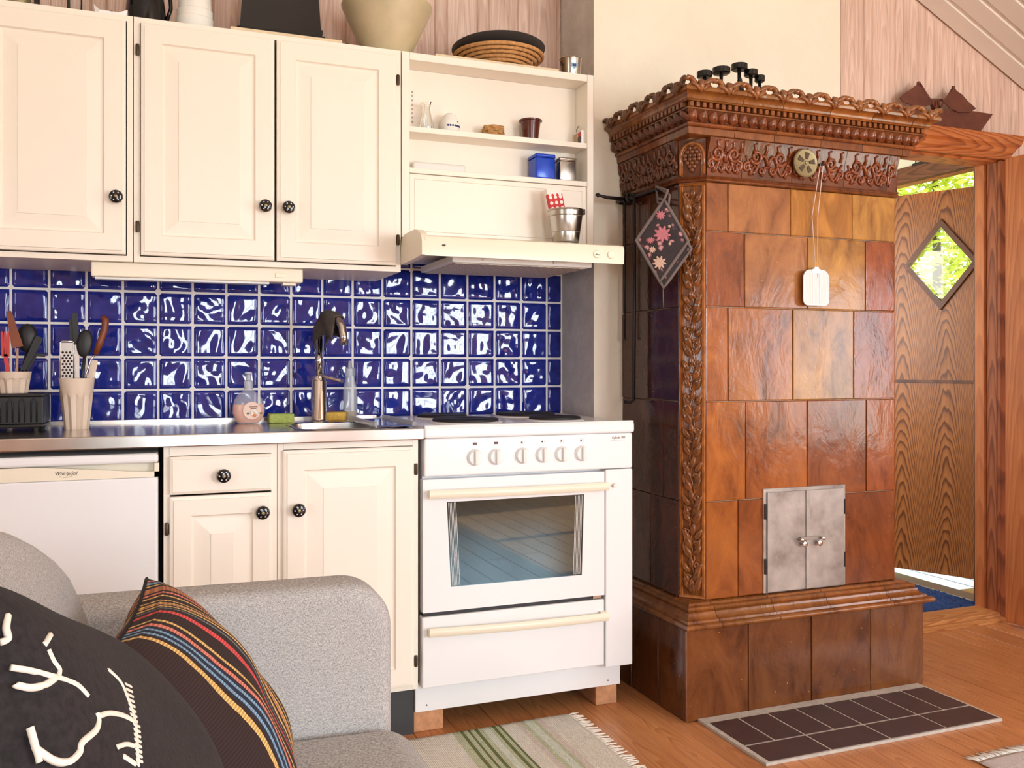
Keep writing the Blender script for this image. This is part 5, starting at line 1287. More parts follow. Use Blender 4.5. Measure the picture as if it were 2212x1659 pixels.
# pail on the hood with a dotted packet in it
pk2 = onY(1222, 490, 2.76); ZH = 1.511
pl3 = thing('pail', 'tapered galvanised pail on top of the cooker hood', 'pail', (pk2.x, 2.76, ZH))
shell([(0, 0), (.043, 0), (.0445, .003), (.048, .033), (.0495, .034), (.0485, .036), (.0555, .085), (.058, .0865), (.0562, .089), (.0575, .103), (.061, .106), (.0595, .109), (.055, .106), (.042, .006), (0, .006)], 40, (pk2.x, 2.76, ZH), 'galvanised', 'body', pl3, 35)
MB().rbox(pk2.x + .052, pk2.x + .062, 2.738, 2.75, ZH + .094, ZH + .113, .002).build('ear', 'dark_iron', pl3)
pm = thing('dotted_packet', 'red packet with white dots leaning in the pail', 'packet', (pk2.x - .01, 2.76, ZH + .01))
Mx = T(pk2.x - .006, 2.765, ZH + .0075) @ Matrix.Rotation(R(-9), 4, 'Y') @ Matrix.Rotation(R(-8), 4, 'X')
MB().rbox(-.027, .027, -.008, .008, 0, .178, .001).xf(Mx).build('box', 'red_print', pm)
MB().box(-.0272, .0272, -.0084, .0084, .160, .1785).xf(Mx).build('top_band', 'white_print', pm)
for i in range(3):
    for j in range(5):
        b = MB().lathe([(.0062, 0), (.0058, .0006)], 10, (-.018 + .018 * i, -.0081, .072 + .019 * j), (0, -1, 0)).xf(Mx); b.build('dot', 'white_print', pm)
    MB().lathe([(.006, 0), (.0055, .0006)], 10, (-.018 + .018 * i, -.0081, .158), (0, -1, 0)).xf(Mx).build('dot', 'white_print', pm)

# ================================================================== THINGS ON THE WORKTOP
# cutlery drainer with a utensil pot on it
YP = 2.97
q = onY(97, 900, 2.93); DXR = q.x
ZK = ZC + .0003; zt_d = 1.026
dn = thing('dish_drainer', 'black plastic dish drainer on the worktop by the wall', 'drainer', (DXR - .11, 2.97, ZK))
MB().rbox(DXR - .24, DXR, 2.885, 3.07, ZK + .012, ZK + .022, .004).build('tray', 'black_plastic', dn)
for (x0, x1, y0, y1) in ((DXR - .24, DXR, 2.885, 2.893), (DXR - .24, DXR, 3.062, 3.07), (DXR - .24, DXR - .232, 2.893, 3.062), (DXR - .008, DXR, 2.893, 3.062)):
    MB().rbox(x0, x1, y0, y1, ZK + .0222, zt_d - .008, .003).build('wall', 'black_plastic', dn)
MB().rbox(DXR - .24, DXR + .003, 2.882, 3.073, zt_d - .0078, zt_d, .003).build('lid', 'black_plastic', dn)
for k in range(7):
    xx = DXR - .03 - k * .03
    MB().tube([(xx, 2.884, ZK + .028), (xx, 2.882, ZK + .085), (xx + .007, 2.882, ZK + .095), (xx + .014, 2.882, ZK + .085), (xx + .014, 2.884, ZK + .028)], .0022, 6).build('rib', 'black_plastic', dn, True)
for xx in (DXR - .22, DXR - .02):
    for yy in (2.90, 3.055): MB().lathe([(.008, 0), (.010, .013)], 10, (xx, yy, ZK)).build('foot', 'black_plastic', dn, 40)
def facet_pot(name, lab, cx, cy, z0, rt_, rb, h, grp):
    r_ = thing(name, lab, 'pot', (cx, cy, z0), grp); b = MB(); n = 40; vs = []; lev = [0, .01, .1, .3, .5, .62, .66, .70, .8, 1.0]
    for t in lev:
        for i in range(n):
            a = 2 * PI * i / n; r = rb + (rt_ - rb) * t; f = 1 - abs(((i * 10 / n) % 1) - .5) * 2
            k = .0 if t > .7 else .13 * f * min(1, max(0, (.62 + .10 * f - t) / .06))
            vs.append((cx + r * (1 - k + .0) * math.cos(a), cy + r * (1 - k) * math.sin(a), z0 + h * t))
    for t, dr_ in ((1.0, .004), (.05, .006)):
        for i in range(n): a = 2 * PI * i / n; r = rb + (rt_ - rb) * t - dr_; vs.append((cx + r * math.cos(a), cy + r * math.sin(a), z0 + h * t))
    m = len(lev) + 2; fs = [(j * n + i, j * n + (i + 1) % n, (j + 1) * n + (i + 1) % n, (j + 1) * n + i) for j in range(m - 1) for i in range(n)] + [tuple(range(n - 1, -1, -1)), tuple((m - 1) * n + i for i in range(n))]
    b.add(vs, fs); b.build('body', 'beige_pot', r_, 30, fixn=False); return r_
q = onY(166, 900, YP); PB = Vector((q.x, YP, ZK))
facet_pot('utensil_pot', 'beige faceted utensil pot standing on the worktop', PB.x, PB.y, ZK, .0485, .033, .150, 'utensil pots')
q = onY(30, 840, YP); PA = Vector((q.x, YP, zt_d + .0004))
facet_pot('utensil_pot', 'beige faceted utensil pot standing on the black drainer', PA.x, PA.y, PA.z, .046, .036, .0615, 'utensil pots')
def at(px, py, Y): return onY(px, py, Y)
def utensil(name, lab, parts, grp):
    base = parts[0][1]; r_ = thing(name, lab, 'utensil', base, grp)
    return r_
def bar(parent, name, mat, p, q, w0, w1, t=.004, n=8):
    # flat blade from p to q facing the room
    P, Q = Vector(p), Vector(q); d = (Q - P).normalized(); s = d.cross(Vector((0, -1, 0))).normalized(); f = s.cross(d).normalized(); b = MB()
    prof = [(-.5, -.5), (.5, -.5), (.5, .5), (-.5, .5)]
    vs = []
    for k in range(n + 1):
        tt = k / n; w_ = w0 + (w1 - w0) * tt
        if k == n: w_ *= .8
        for a, c in prof: vs.append(P + (Q - P) * tt + s * (a * w_) + f * (c * t))
    fs = [(k * 4 + i, k * 4 + (i + 1) % 4, (k + 1) * 4 + (i + 1) % 4, (k + 1) * 4 + i) for k in range(n) for i in range(4)] + [(3, 2, 1, 0), (n * 4, n * 4 + 1, n * 4 + 2, n * 4 + 3)]
    return b.add(vs, fs).build(name, mat, parent)
GB = 'utensils in the pot on the worktop'; zb = ZK + .012
# grater
u = thing('grater', 'flat steel grater in the pot on the worktop', 'utensil', (PB.x - .02, YP, zb))
g0 = at(148, 808, YP - .012); g1 = at(138, 740, YP - .012)
MB().rbox(g0.x - .021, g0.x + .012, YP - .014, YP - .012, zb + .1, g1.z, .0005).build('plate', 'galvanised', u)
MB().tube([(g0.x - .022, YP - .013, zb + .07), (g0.x - .022, YP - .013, g1.z), (g0.x - .016, YP - .013, g1.z + .004), (g0.x + .010, YP - .013, g1.z + .004), (g0.x + .014, YP - .013, g1.z), (g0.x + .014, YP - .013, zb + .07)], .0022, 6).build('wire_frame', 'chrome', u, True)
gt_ = MB()
for i in range(3):
    for j in range(9): gt_.sphere((g0.x - .015 + .0095 * i + (.0045 if j % 2 else 0), YP - .0145, zb + .145 + .0085 * j), .0034, 6, 4)
gt_.build('teeth', 'dark_iron', u)['kind'] = 'stuff'
for lab, a_, b2, w0 in (('black kitchen knife handle standing upright in the pot on the worktop', (168, 800), (162, 676), .016), ('shorter black knife handle behind the upright one in the pot', (160, 800), (154, 690), .013)):
    u = thing('kitchen_knife', lab, 'utensil', (PB.x, YP, zb)); yy = YP + (.004 if w0 > .014 else .014)
    A, B = at(*a_, yy), at(*b2, yy); mid = A + (B - A) * .45
    bar(u, 'blade', 'steel', (A.x, yy, zb + .02), mid, .012, .014, .002); bar(u, 'handle', 'black_plastic', mid, B, w0 * .85, w0, .012)
u = thing('serving_spoon', 'black nylon spoon in the pot on the worktop', 'utensil', (PB.x + .01, YP, zb)); A, B = at(178, 812, YP - .01), at(183, 742, YP - .01)
MB().tube([(PB.x + .004, YP - .004, zb + .02), A, (B.x, YP - .01, B.z - .035)], .0045, 8).build('stem', 'black_plastic', u, True)
MB().sphere((0, 0, 0), 1, 14, 10, (.0215, .008, .041)).xf(T(B.x, YP - .012, B.z) @ Matrix.Rotation(R(6), 4, 'Y')).build('bowl', 'black_plastic', u, True)
u = thing('carving_fork', 'carving tool with a brown wooden handle leaning in the pot', 'utensil', (PB.x + .01, YP, zb))
c_ = [at(186, 808, YP - .004), at(197, 775, YP - .004), at(206, 765, YP - .004)]; h_ = [at(206, 765, YP - .004), at(216, 740, YP - .004), at(226, 712, YP - .004), at(228, 692, YP - .004), at(221, 683, YP - .004)]
MB().tube([(PB.x + .01, YP, zb + .03)] + c_, .0032, 6).build('shank', 'chrome', u, True)
MB().tube(h_, [.008, .010, .0105, .0105, .008], 10).build('handle', 'wood_handle', u, True)
u = thing('pale_spatula', 'pale plastic spatula behind the carving fork in the pot', 'utensil', (PB.x + .02, YP, zb)); bar(u, 'blade', 'beige_pot', (PB.x + .018, YP + .012, zb + .05), at(205, 778, YP + .012), .014, .02, .003)
GA = 'utensils in the pot on the drainer'; za = PA.z + .008
u = thing('wooden_spatula', 'brown and red spatula in the pot on the drainer', 'utensil', (PA.x + .005, YP, za)); bar(u, 'blade', 'wood_handle', at(38, 750, YP - .01), at(19, 672, YP - .01), .030, .014, .005); bar(u, 'shank', 'chrome', (PA.x + .008, YP - .01, za + .01), at(38, 752, YP - .01), .006, .006, .003)
u = thing('slotted_server', 'red slotted server in the pot on the drainer', 'utensil', (PA.x - .01, YP, za))
bar(u, 'stem', 'red_plastic', (PA.x - .008, YP - .016, za + .01), at(12, 765, YP - .016), .010, .012, .004)
for k in range(3): bar(u, 'tine', 'red_plastic', at(12 + (k - 1) * 5, 770, YP - .016), at(4 + k * 7, 716, YP - .016), .008, .006, .004)
u = thing('ladle', 'black ladle in the pot on the drainer', 'utensil', (PA.x + .01, YP, za)); A = at(58, 730, YP)
MB().sphere((0, 0, 0), 1, 16, 10, (.028, .014, .042)).xf(T(A.x, YP + .012, A.z)).build('bowl', 'black_plastic', u, True); MB().tube([(PA.x + .012, YP + .01, za + .01), (A.x, YP + .012, A.z - .038)], .005, 8).build('stem', 'black_plastic', u, True)
u = thing('black_turner', 'black turner with an angled blade in the pot on the drainer', 'utensil', (PA.x + .02, YP, za)); bar(u, 'handle', 'black_plastic', at(50, 800, YP - .005), at(86, 728, YP - .005), .012, .022, .008); MB().tube([(PA.x + .012, YP - .004, za + .01), at(42, 795, YP - .005), at(52, 800, YP - .005)], .003, 6).build('shank', 'black_plastic', u, True)
u = thing('small_tongs', 'short black tongs sticking out of the pot on the drainer', 'utensil', (PA.x + .02, YP, za)); bar(u, 'arm', 'black_plastic', at(58, 800, YP + .008), at(78, 766, YP + .008), .008, .008, .004); bar(u, 'arm', 'black_plastic', at(62, 765, YP + .01), at(98, 768, YP + .01), .006, .010, .006); MB().tube([(PA.x + .02, YP + .006, za + .01), at(58, 800, YP + .008)], .003, 6).build('stem', 'black_plastic', u, True)
# mixer tap with a cloth over its spout
YT = 3.06
q = onY(689, 900, YT); tp = thing('mixer_tap', 'chrome mixer tap with a swan neck behind the sink', 'tap', (q.x, YT, ZC + .0005)); zk = ZC + .0005
MB().lathe([(.029, 0), (.029, .004), (.0255, .007), (.0245, .010), (.0245, .135), (.0225, .138), (.0215, .140), (.0215, .150), (.017, .153)], 32, (q.x, YT, zk)).build('body', 'chrome', tp, 35)
ztop = onY(708, 676, YT - .07).z
sx, sy = .052, -.15
arcp = [(q.x, YT, zk + .15), (q.x, YT, ztop - .075)]
for k in range(9):
    a = PI * k / 8; f = (1 - math.cos(a)) / 2; arcp.append((q.x + sx * f, YT + sy * f, ztop - .075 + .063 * math.sin(a)))
arcp.append((q.x + sx * 1.02, YT + sy * 1.02, ztop - .105))
MB().tube(arcp, [.0125] * 2 + [.0125] * 9 + [.0118], 14).build('spout', 'chrome', tp, True)
b = MB().rbox(-.012, .012, -.075, .012, -.005, .005, .004, 2).xf(T(q.x + .012, YT - .015, zk + .153) @ Rz(R(48)) @ Matrix.Rotation(R(14), 4, 'X')); b.build('lever', 'chrome', tp, 40)
cb = MB()
def cloth(u, v):
    a = (u - .5) * 2; i = v
    f = .10 + .62 * i; ang = PI * f; ff = (1 - math.cos(ang)) / 2
    c = Vector((q.x + sx * ff, YT + sy * ff, ztop - .075 + .063 * math.sin(ang)))
    dirv = Vector((-sy, sx, 0)).normalized(); s = abs(a)
    drop = max(0, s - .18) * .075; lat = .019 * min(1, s / .18) * (1 if a >= 0 else -1)
    up = .0165 * (1 - min(1, s / .3) ** 2)
    return c + dirv * (lat + .004 * math.sin(9 * i + 4 * a)) + Vector((0, 0, up - drop - .004 * math.cos(7 * i)))
cb.grid(cloth, 24, 16)
o = cb.build('dish_cloth', 'dark_cloth', None, True, fixn=False); md = o.modifiers.new('thick', 'SOLIDIFY'); md.thickness = .003; tag(o, 'dark grey dish cloth hung over the tap spout', 'cloth')
# soap bottle, sponges, washing-up bottle
YSO = 3.05
q = onY(537, 880, YSO); so = thing('soap_bottle', 'flat round bottle of pink hand soap with a pump', 'soap bottle', (q.x, YSO, zk))
El = Matrix.Diagonal((1, .55, 1, 1))
pr = [(0, .001), (.034, 0), (.043, .012), (.0505, .035), (.050, .058), (.044, .078), (.033, .094), (.020, .104), (.013, .108), (.013, .118)]
shell(pr, 36, (q.x, YSO, zk), 'thin_plastic', 'bottle', so, 45, None, El)
shell([(0, .003), (.032, .003), (.041, .013), (.0485, .035), (.0482, .056), (.047, .062), (0, .062)], 36, (q.x, YSO, zk), 'soap_pink', 'soap', so, 45, None, El)
MB().lathe([(.014, .110), (.0145, .136), (.012, .138), (.009, .139), (.0085, .158), (.006, .160)], 20, (q.x, YSO, zk)).build('pump_collar', 'frosted_plastic', so, 35)
MB().rbox(q.x - .012, q.x + .008, YSO - .03, YSO + .008, zk + .158, zk + .167, .003).build('pump_head', 'frosted_plastic', so)
lb = [(q.x + .008 + .028 * math.cos(t), zk + .043 + .028 * math.sin(t)) for t in [2 * PI * k / 28 for k in range(28)]]
def onb(x, z): u = (x - q.x) / .0512; return YSO - .0512 * .55 * math.sqrt(max(.02, 1 - u * u))
plain('label_pale', srgb(238, 206, 190), .4)
MB().prism(lb, lambda x, z: (x, onb(x, z) - .0006, z), lambda x, z: (x, onb(x, z) - .0012, z)).build('label', 'label_pale', so)
for k in range(5):
    a = 2 * PI * k / 5; b = MB().sphere((q.x + .014 + .007 * math.cos(a), onb(q.x + .012, 0) - .0018, zk + .036 + .007 * math.sin(a)), .0052, 8, 5, (1, .2, 1)); b.build('petal', 'white_print', so, True)
MB().sphere((q.x + .016, onb(q.x + .012, 0) - .003, zk + .028), .0055, 8, 5, (1, .25, 1)).build('flower_heart', 'orange_flower', so, True)
for dx in (-.010, .030): MB().sphere((q.x + .006 + dx, onb(q.x + dx, 0) - .0016, zk + .034), .0048, 8, 5, (1, .2, .6)).build('leaf_print', 'green_leaf_print', so, True)
for k, (wd_, zz) in enumerate(((.026, .054), (.018, .049))): MB().box(q.x + .012 - wd_ / 2, q.x + .012 + wd_ / 2, onb(q.x + .01, 0) - .0026, onb(q.x + .01, 0) - .0012, zk + zz, zk + zz + .0022).build('label_line', 'wood_handle', so)
p = onY(607, 905, 3.06); o = MB().rbox(p.x - .040, p.x + .040, 3.035, 3.09, zk, zk + .03, .004).xf(Matrix.Identity(4)).build('sponge', 'sponge_green', None); tag(o, 'green sponge on the worktop beside the soap', 'sponge')
p = onY(728, 902, 3.08); o = MB().rbox(p.x - .034, p.x + .034, 3.092, 3.145, zk, zk + .029, .004).build('sponge', 'sponge_yellow', None); tag(o, 'yellow sponge behind the tap', 'sponge')
p = onY(756, 880, 3.14); wb_ = thing('washing_up_bottle', 'clear washing-up bottle with a little yellow liquid behind the sink', 'bottle', (p.x, 3.14, zk))
shell([(0, .001), (.021, 0), (.0235, .006), (.0235, .10), (.021, .12), (.017, .135), (.0155, .15), (.014, .15), (.0155, .134), (.0195, .119), (.022, .1), (.022, .006), (0, .004)], 28, (p.x, 3.14, zk), 'thin_plastic', 'bottle', wb_, 40)
MB().lathe([(.0205, .005), (.0213, .008), (.0213, .030)], 24, (p.x, 3.14, zk)).build('liquid', 'yellow_liquid', wb_, 40)
MB().lathe([(.0165, .150), (.0165, .176), (.013, .178), (.008, .180), (.006, .20), (.004, .203)], 20, (p.x, 3.14, zk)).build('cap', 'frosted_plastic', wb_, 35)

# ================================================================== AROUND THE TILED STOVE
# candle holder on top
ZTS = 1.9668
cands = [(1532, .030, .004), (1573, .036, .018), (1597, .034, .036), (1620, .027, .016), (1638, .022, .004)]
YH = 2.52
kx = onY(1590, 160, YH).x
chd = thing('candle_holder', 'black iron holder for several tea lights on top of the tiled stove', 'candle holder', (kx, YH, ZTS))
for px, py, r in [(1522, 155, .025), (1558, 147, .029), (1597, 139, .027), (1622, 152, .023), (1641, 164, .017)]:
    p = onY(px, py, YH); MB().lathe([(r * .8, 0), (r, .004), (r, .02), (r * .9, .0215), (r * .9, .016), (.001, .015)], 24, (p.x, YH, p.z - .021)).build('cup', 'black_ceramic', chd, 35)
    MB().tube([(p.x, YH, p.z - .02), (p.x, YH, ZTS + .028), (kx, YH, ZTS + .02)], .006, 6).build('arm', 'dark_iron', chd, True)
MB().lathe([(.026, 0), (.024, .006), (.012, .04), (.007, .07)], 20, (kx, YH - .02, ZTS)).build('stand', 'black_ceramic', chd, 35)
# flue collar marks on the plaster above the stove stay with the plaster
# rod with rings and poker by the stove's left side
rk = thing('iron_rack', 'black iron rod with hooks fixed by the left side of the tiled stove', 'rack', (KL - .02, 2.9, 1.62))
xr_ = KL - .028
A, B = onX(1287, 420, xr_ - .02), onX(1440, 437, xr_)
zr = onX(1375, 424, xr_).z
MB().tube([(xr_, 2.935, zr + .004), (xr_, 2.64, zr), ], .006, 8).build('rod', 'dark_iron', rk, True)
tipp = onY(1287, 420, 2.86)
MB().tube([(xr_, 2.86, zr), (tipp.x + .04, 2.86, zr + .003), (tipp.x, 2.86, tipp.z)], [.007, .006, .004], 8).build('spike', 'dark_iron', rk, True)
MB().tube([(tipp.x + .004, 2.86, tipp.z + .003), (tipp.x + .012, 2.857, tipp.z - .008)], .007, 6).build('spike_tip', 'dark_iron', rk, True)
for yy in (2.86, 2.835): MB().tube([(xr_ + .016 * math.cos(t), yy, zr + .002 + .016 * math.sin(t)) for t in [2 * PI * k / 20 for k in range(20)]], .004, 8, True).build('ring', 'dark_iron', rk, True)
for yy in (2.92, 2.66): MB().lathe([(.008, 0), (.008, .024)], 10, (xr_, yy, zr), (1, 0, 0)).build('wall_pin', 'dark_iron', rk, 40)
pkr = thing('poker', 'black iron poker hanging from the rod beside the tiled stove', 'poker', (xr_, 2.80, 1.0))
yk = 2.80; xk = xr_ - .004; pz = onX(1375, 870, xk).z
MB().tube([(xk, yk + .01, zr - .006)] + [(xk, yk + .012 - .012 * math.cos(t), zr + .012 * math.sin(t)) for t in [R(x) for x in (30, 70, 110, 150, 180)]][::-1], .005, 8).build('eye', 'dark_iron', pkr, True)
MB().tube([(xk, yk, zr), (xk + .002, yk + .002, 1.35), (xk, yk + .004, pz + .01), (xk - .008, yk + .012, pz), (xk - .03, yk + .02, pz + .002)], .006, 8).build('shaft', 'dark_iron', pkr, True)
th_ = thing('thin_rod', 'thin iron rod hanging behind the poker', 'rod', (xr_, 2.86, 1.16)); zl = onX(1365, 730, xr_).z
MB().tube([(xr_ - .001, 2.872, zr - .008), (xr_ - .001, 2.874, zl)], .003, 6).build('shaft', 'dark_iron', th_, True); MB().sphere((xr_ - .001, 2.874, zl), .006, 8, 6).build('knob', 'dark_iron', th_, True)
# soot collar line on the chimney side: a pipe sleeve
# pot holders (two diamonds on one hook)
hk = Vector((xr_, 2.652, zr))
for i, (lab, dx, rz_, sc, dz) in enumerate((('quilted pot holder printed with pink flowers hanging by the tiled stove', 0, 0, 1, 0), ('second pot holder hanging behind the flowered one', .016, .10, .97, -.012))):
    cp = onX(1430 + 8 * i, 520 + 8 * i, xr_ - .055 + dx)
    t_ = thing('pot_holder', lab, 'pot holder', (cp.x, cp.y, cp.z), 'pot holders')
    hw, hh = .092, .152 * .62 + .02
    face = (-.62, -.78)                      # turned towards the room
    ang = R(-38) + rz_
    Mx = T(cp.x, cp.y, cp.z + dz) @ Rz(ang) @ Matrix.Rotation(R(3), 4, 'Y')
    def cushion(u, v, side):
        a, c = 2 * u - 1, 2 * v - 1
        x = (a - c) * .5 * .082 * sc; z = (a + c) * .5 * .130 * sc
        t = .0065 * (max(0, 1 - a ** 4) ** .5) * (max(0, 1 - c ** 4) ** .5)
        return (x, -t if side else t * .6, z)
    b = MB(); b.grid(lambda u, v: cushion(u, v, 1), 10, 10); b.grid(lambda u, v: cushion(u, v, 0), 10, 10); b.xf(Mx); b.build('pad', 'potholder_cloth', t_, True)
    edge = [(.082 * sc, 0), (0, .130 * sc), (-.082 * sc, 0), (0, -.130 * sc)]
    P = []
    for k in range(4):
        for s in range(6): t = s / 6; P.append((edge[k][0] * (1 - t) + edge[(k + 1) % 4][0] * t, 0, edge[k][1] * (1 - t) + edge[(k + 1) % 4][1] * t))
    MB().tube([Mx @ Vector(p) for p in P], .0055, 8, True).build('binding', 'grey_strap', t_, True)
    top = Mx @ Vector((0, 0, .130 * sc)); MB().tube([top, (top.x * .6 + hk.x * .4 - .006, top.y, (top.z + zr) / 2), (xr_ - .004, hk.y - .002, zr + .008), (xr_ + .006, hk.y + .006, (top.z + zr) / 2), top + Vector((.004, .004, 0))], .004, 6).build('loop', 'grey_strap', t_, True)
    if i == 0:
        for (fx_, fz_, rr_f, cc) in ((.0, .02, .030, 'potholder_pink'), (-.008, .080, .017, 'potholder_pink'), (-.004, -.070, .024, 'potholder_cream'), (-.035, .0, .012, 'potholder_pink'), (-.028, -.03, .012, 'potholder_cream'), (.022, .045, .006, 'potholder_cream'), (.026, -.01, .006, 'potholder_cream')):
            nn = 9
            fb = MB()
            for k in range(nn):
                a = 2 * PI * k / nn
                for ring, q_ in ((.6, 1), (.3, .7)):
                    n0 = len(fb.v); fb.sphere((0, 0, 0), 1, 6, 4, (rr_f * .16, .0012, rr_f * .34)); fb.xf(T(fx_ + rr_f * ring * math.sin(a + q_), -.0068, fz_ + rr_f * ring * math.cos(a + q_)) @ Matrix.Rotation(a + q_, 4, 'Y'), n0)
            fb.xf(Mx); fb.build('flower_print', cc, t_, True)['kind'] = 'stuff'
# fly swatter on a string from the damper pull
ysw = KF - .022
sw = thing('fly_swatter_head', 'white plastic mesh swatter head hanging on a string before the stove', 'fly swatter', (onY(1763, 615, ysw).x, ysw, 1.28))
A, B, C_ = onY(1736, 590, ysw), onY(1790, 655, ysw), onY(1763, 578, ysw)
cxs = (A.x + B.x) / 2; wsw = (B.x - A.x) / 2; zt2, zb2 = onY(1763, 584, ysw).z, onY(1763, 659, ysw).z; zm2 = (zt2 + zb2) / 2; hz_ = (zt2 - zb2) / 2
outl = []
for q_, (sx_, sz_) in enumerate(((1, 1), (-1, 1), (-1, -1), (1, -1))):
    for k in range(6):
        a = q_ * PI / 2 + k * PI / 10; r = .017 if sz_ < 0 else .026; outl.append((cxs + sx_ * (wsw - r) + r * math.cos(a), zm2 + sz_ * (hz_ - r) + r * math.sin(a)))
MB().prism(outl, lambda p, q: (p, ysw - .0005, q), lambda p, q: (p, ysw + .0005, q)).build('mesh', 'mesh_plastic', sw)
MB().tube([(p, ysw, q) for p, q in outl], .0022, 6, True).build('rim', 'swatter_white', sw, True)
for dx in (-.013, .013): MB().rbox(cxs + dx - .0018, cxs + dx + .0018, ysw - .0018, ysw - .0006, zb2 + .002, zt2 - .004, .0005).build('rib', 'swatter_white', sw)
MB().prism([(cxs - .022, zt2 - .010), (cxs + .022, zt2 - .010), (cxs + .018, zt2 + .002), (cxs + .008, zt2 + .006), (cxs + .008, zt2 + .011), (cxs - .008, zt2 + .011), (cxs - .008, zt2 + .006), (cxs - .018, zt2 + .002)], lambda p, q: (p, ysw - .003, q), lambda p, q: (p, ysw + .003, q)).build('collar', 'swatter_white', sw)
S1, S2 = onY(1761, 360, KF - .05), onY(1775, 360, KF - .05)
st = MB().tube([(cxs - .003, ysw, zt2 + .010), (S1.x + .003, KF - .03, 1.60), (nub.x - .006, KF - .046, nub.z - .002), (nub.x, KF - .046, nub.z + .006), (nub.x + .006, KF - .046, nub.z - .002), (S2.x, KF - .03, 1.60), (cxs + .006, ysw, 1.40), (cxs + .003, ysw, zt2 + .010)], .0013, 6); st.build('string', 'string_white', sw, True)
# carved ship on the door casing
YSH = 2.915
sp_ = thing('wooden_ship', 'carved dark wooden sailing ship standing on the door casing', 'ornament', (3.05, YSH, 2.1035))
S = lambda x, y: (lambda v: (v.x, v.z))(onY(x, y, YSH))
zb_s = 2.1035
def flat(name, pts, y0, y1, mat='dark_wood_ship'):
    MB().prism(pts, lambda p, q: (p, y0, q), lambda p, q: (p, y1, q)).build(name, mat, sp_)
hull = [(2.80, zb_s), (S(2112, 280)[0], zb_s), S(2137, 249), S(2100, 243), S(2060, 240), (2.98, 2.155), (2.86, 2.16), (2.78, 2.17)]
flat('hull', hull, YSH - .018, YSH + .018)
s1 = [S(1936, 214), S(1945, 205), S(1958, 197), S(1974, 184), S(1990, 200), S(2008, 228), S(1985, 234), S(1960, 230), S(1940, 222)]; flat('sail', s1, YSH - .022, YSH - .0185)
s2 = [S(2026, 222), S(2051, 192), S(2056, 200), S(2068, 208), S(2080, 222), S(2098, 238), S(2085, 246), S(2060, 246), S(2040, 236)]; flat('sail', s2, YSH - .026, YSH - .0225)
for a_, b2 in (((2016, 250), (2052, 190)), ((1978, 182), (2014, 240))): MB().tube([(S(*a_)[0], YSH - .02, S(*a_)[1]), (S(*b2)[0], YSH - .02, S(*b2)[1])], .005, 6).build('mast', 'dark_wood_ship', sp_, True)
for (x_, y_) in ((1976, 183), (2051, 192)): MB().sphere((S(x_, y_)[0], YSH - .02, S(x_, y_)[1]), .008, 8, 6).build('masthead', 'dark_wood_ship', sp_, True)
flat('rail', [S(2000, 214), S(2032, 215), S(2032, 220), S(2000, 219)], YSH - .012, YSH - .004)
for k in range(4): flat('rib', [S(2004 + k * 6, 219), S(2007 + k * 6, 219), S(2015 + k * 4, 245), S(2012 + k * 4, 245)], YSH - .011, YSH - .005)

# ================================================================== SOFA, CUSHIONS, RUGS
sf = thing('sofa', 'light grey woven fabric sofa with rounded arm and back', 'sofa', (.1, .75, 0))
def rounded_slab(pts, r_edge, to3, name, mat, seg=4, thick=1.0):
    # pts: closed outline; extruded from t=0 to 1 by to3(p,q,t) with rounded rims
    b = MB(); n = len(pts); cx0 = sum(p[0] for p in pts) / n; cy0 = sum(p[1] for p in pts) / n
    layers = []
    for k in range(seg + 1): a = PI / 2 * k / seg; layers.append((r_edge * (1 - math.sin(a)), r_edge * (1 - math.cos(a))))
    rows = [(i, t) for i, t in layers] + [(i, thick - t) for i, t in layers[::-1]]
    nr = []
    for k in range(n):
        p0, p1, p2 = pts[k - 1], pts[k], pts[(k + 1) % n]; e1 = Vector((p1[0] - p0[0], p1[1] - p0[1])).normalized(); e2 = Vector((p2[0] - p1[0], p2[1] - p1[1])).normalized(); nn = Vector((e1.y + e2.y, -(e1.x + e2.x)))
        nn = nn.normalized() if nn.length > 1e-6 else Vector((0, 0)); 
        nr.append(nn)
    area = sum(pts[k][0] * pts[(k + 1) % n][1] - pts[(k + 1) % n][0] * pts[k][1] for k in range(n))
    sg_ = 1 if area > 0 else -1
    vs = []
    for ins, t in rows:
        for p, nn in zip(pts, nr): vs.append(to3(p[0] - sg_ * nn.x * ins, p[1] - sg_ * nn.y * ins, t))
    m = len(rows); fs = [(j * n + k, j * n + (k + 1) % n, (j + 1) * n + (k + 1) % n, (j + 1) * n + k) for j in range(m - 1) for k in range(n)] + [tuple(range(n)), tuple((m - 1) * n + k for k in range(n))]
    b.add(vs, fs); return b.build(name, mat, sf, 50)
def arcs(cx, cy, r, a0, a1, n=8): return [(cx + r * math.cos(R(a0 + (a1 - a0) * k / n)), cy + r * math.sin(R(a0 + (a1 - a0) * k / n))) for k in range(n + 1)]
YA0, YA1 = 1.675, 1.80
pf = onY(856, 1380, YA0); ptp = onY(780, 1259, YA0 + .02)
XAF, ZA = pf.x - .004, ptp.z
ra = .085
armo = [(-.34, .10), (XAF - .02, .10)] + arcs(XAF - .02, .12, .02, -90, 0, 3) + arcs(XAF - ra, ZA - ra, ra, 0, 90, 10) + [(-.1, ZA + .004), (-.34, ZA + .004)]
rounded_slab(armo, .03, lambda p, q, t: (p, YA0 + t, q), 'arm', 'grey_weave', 5, YA1 - YA0)
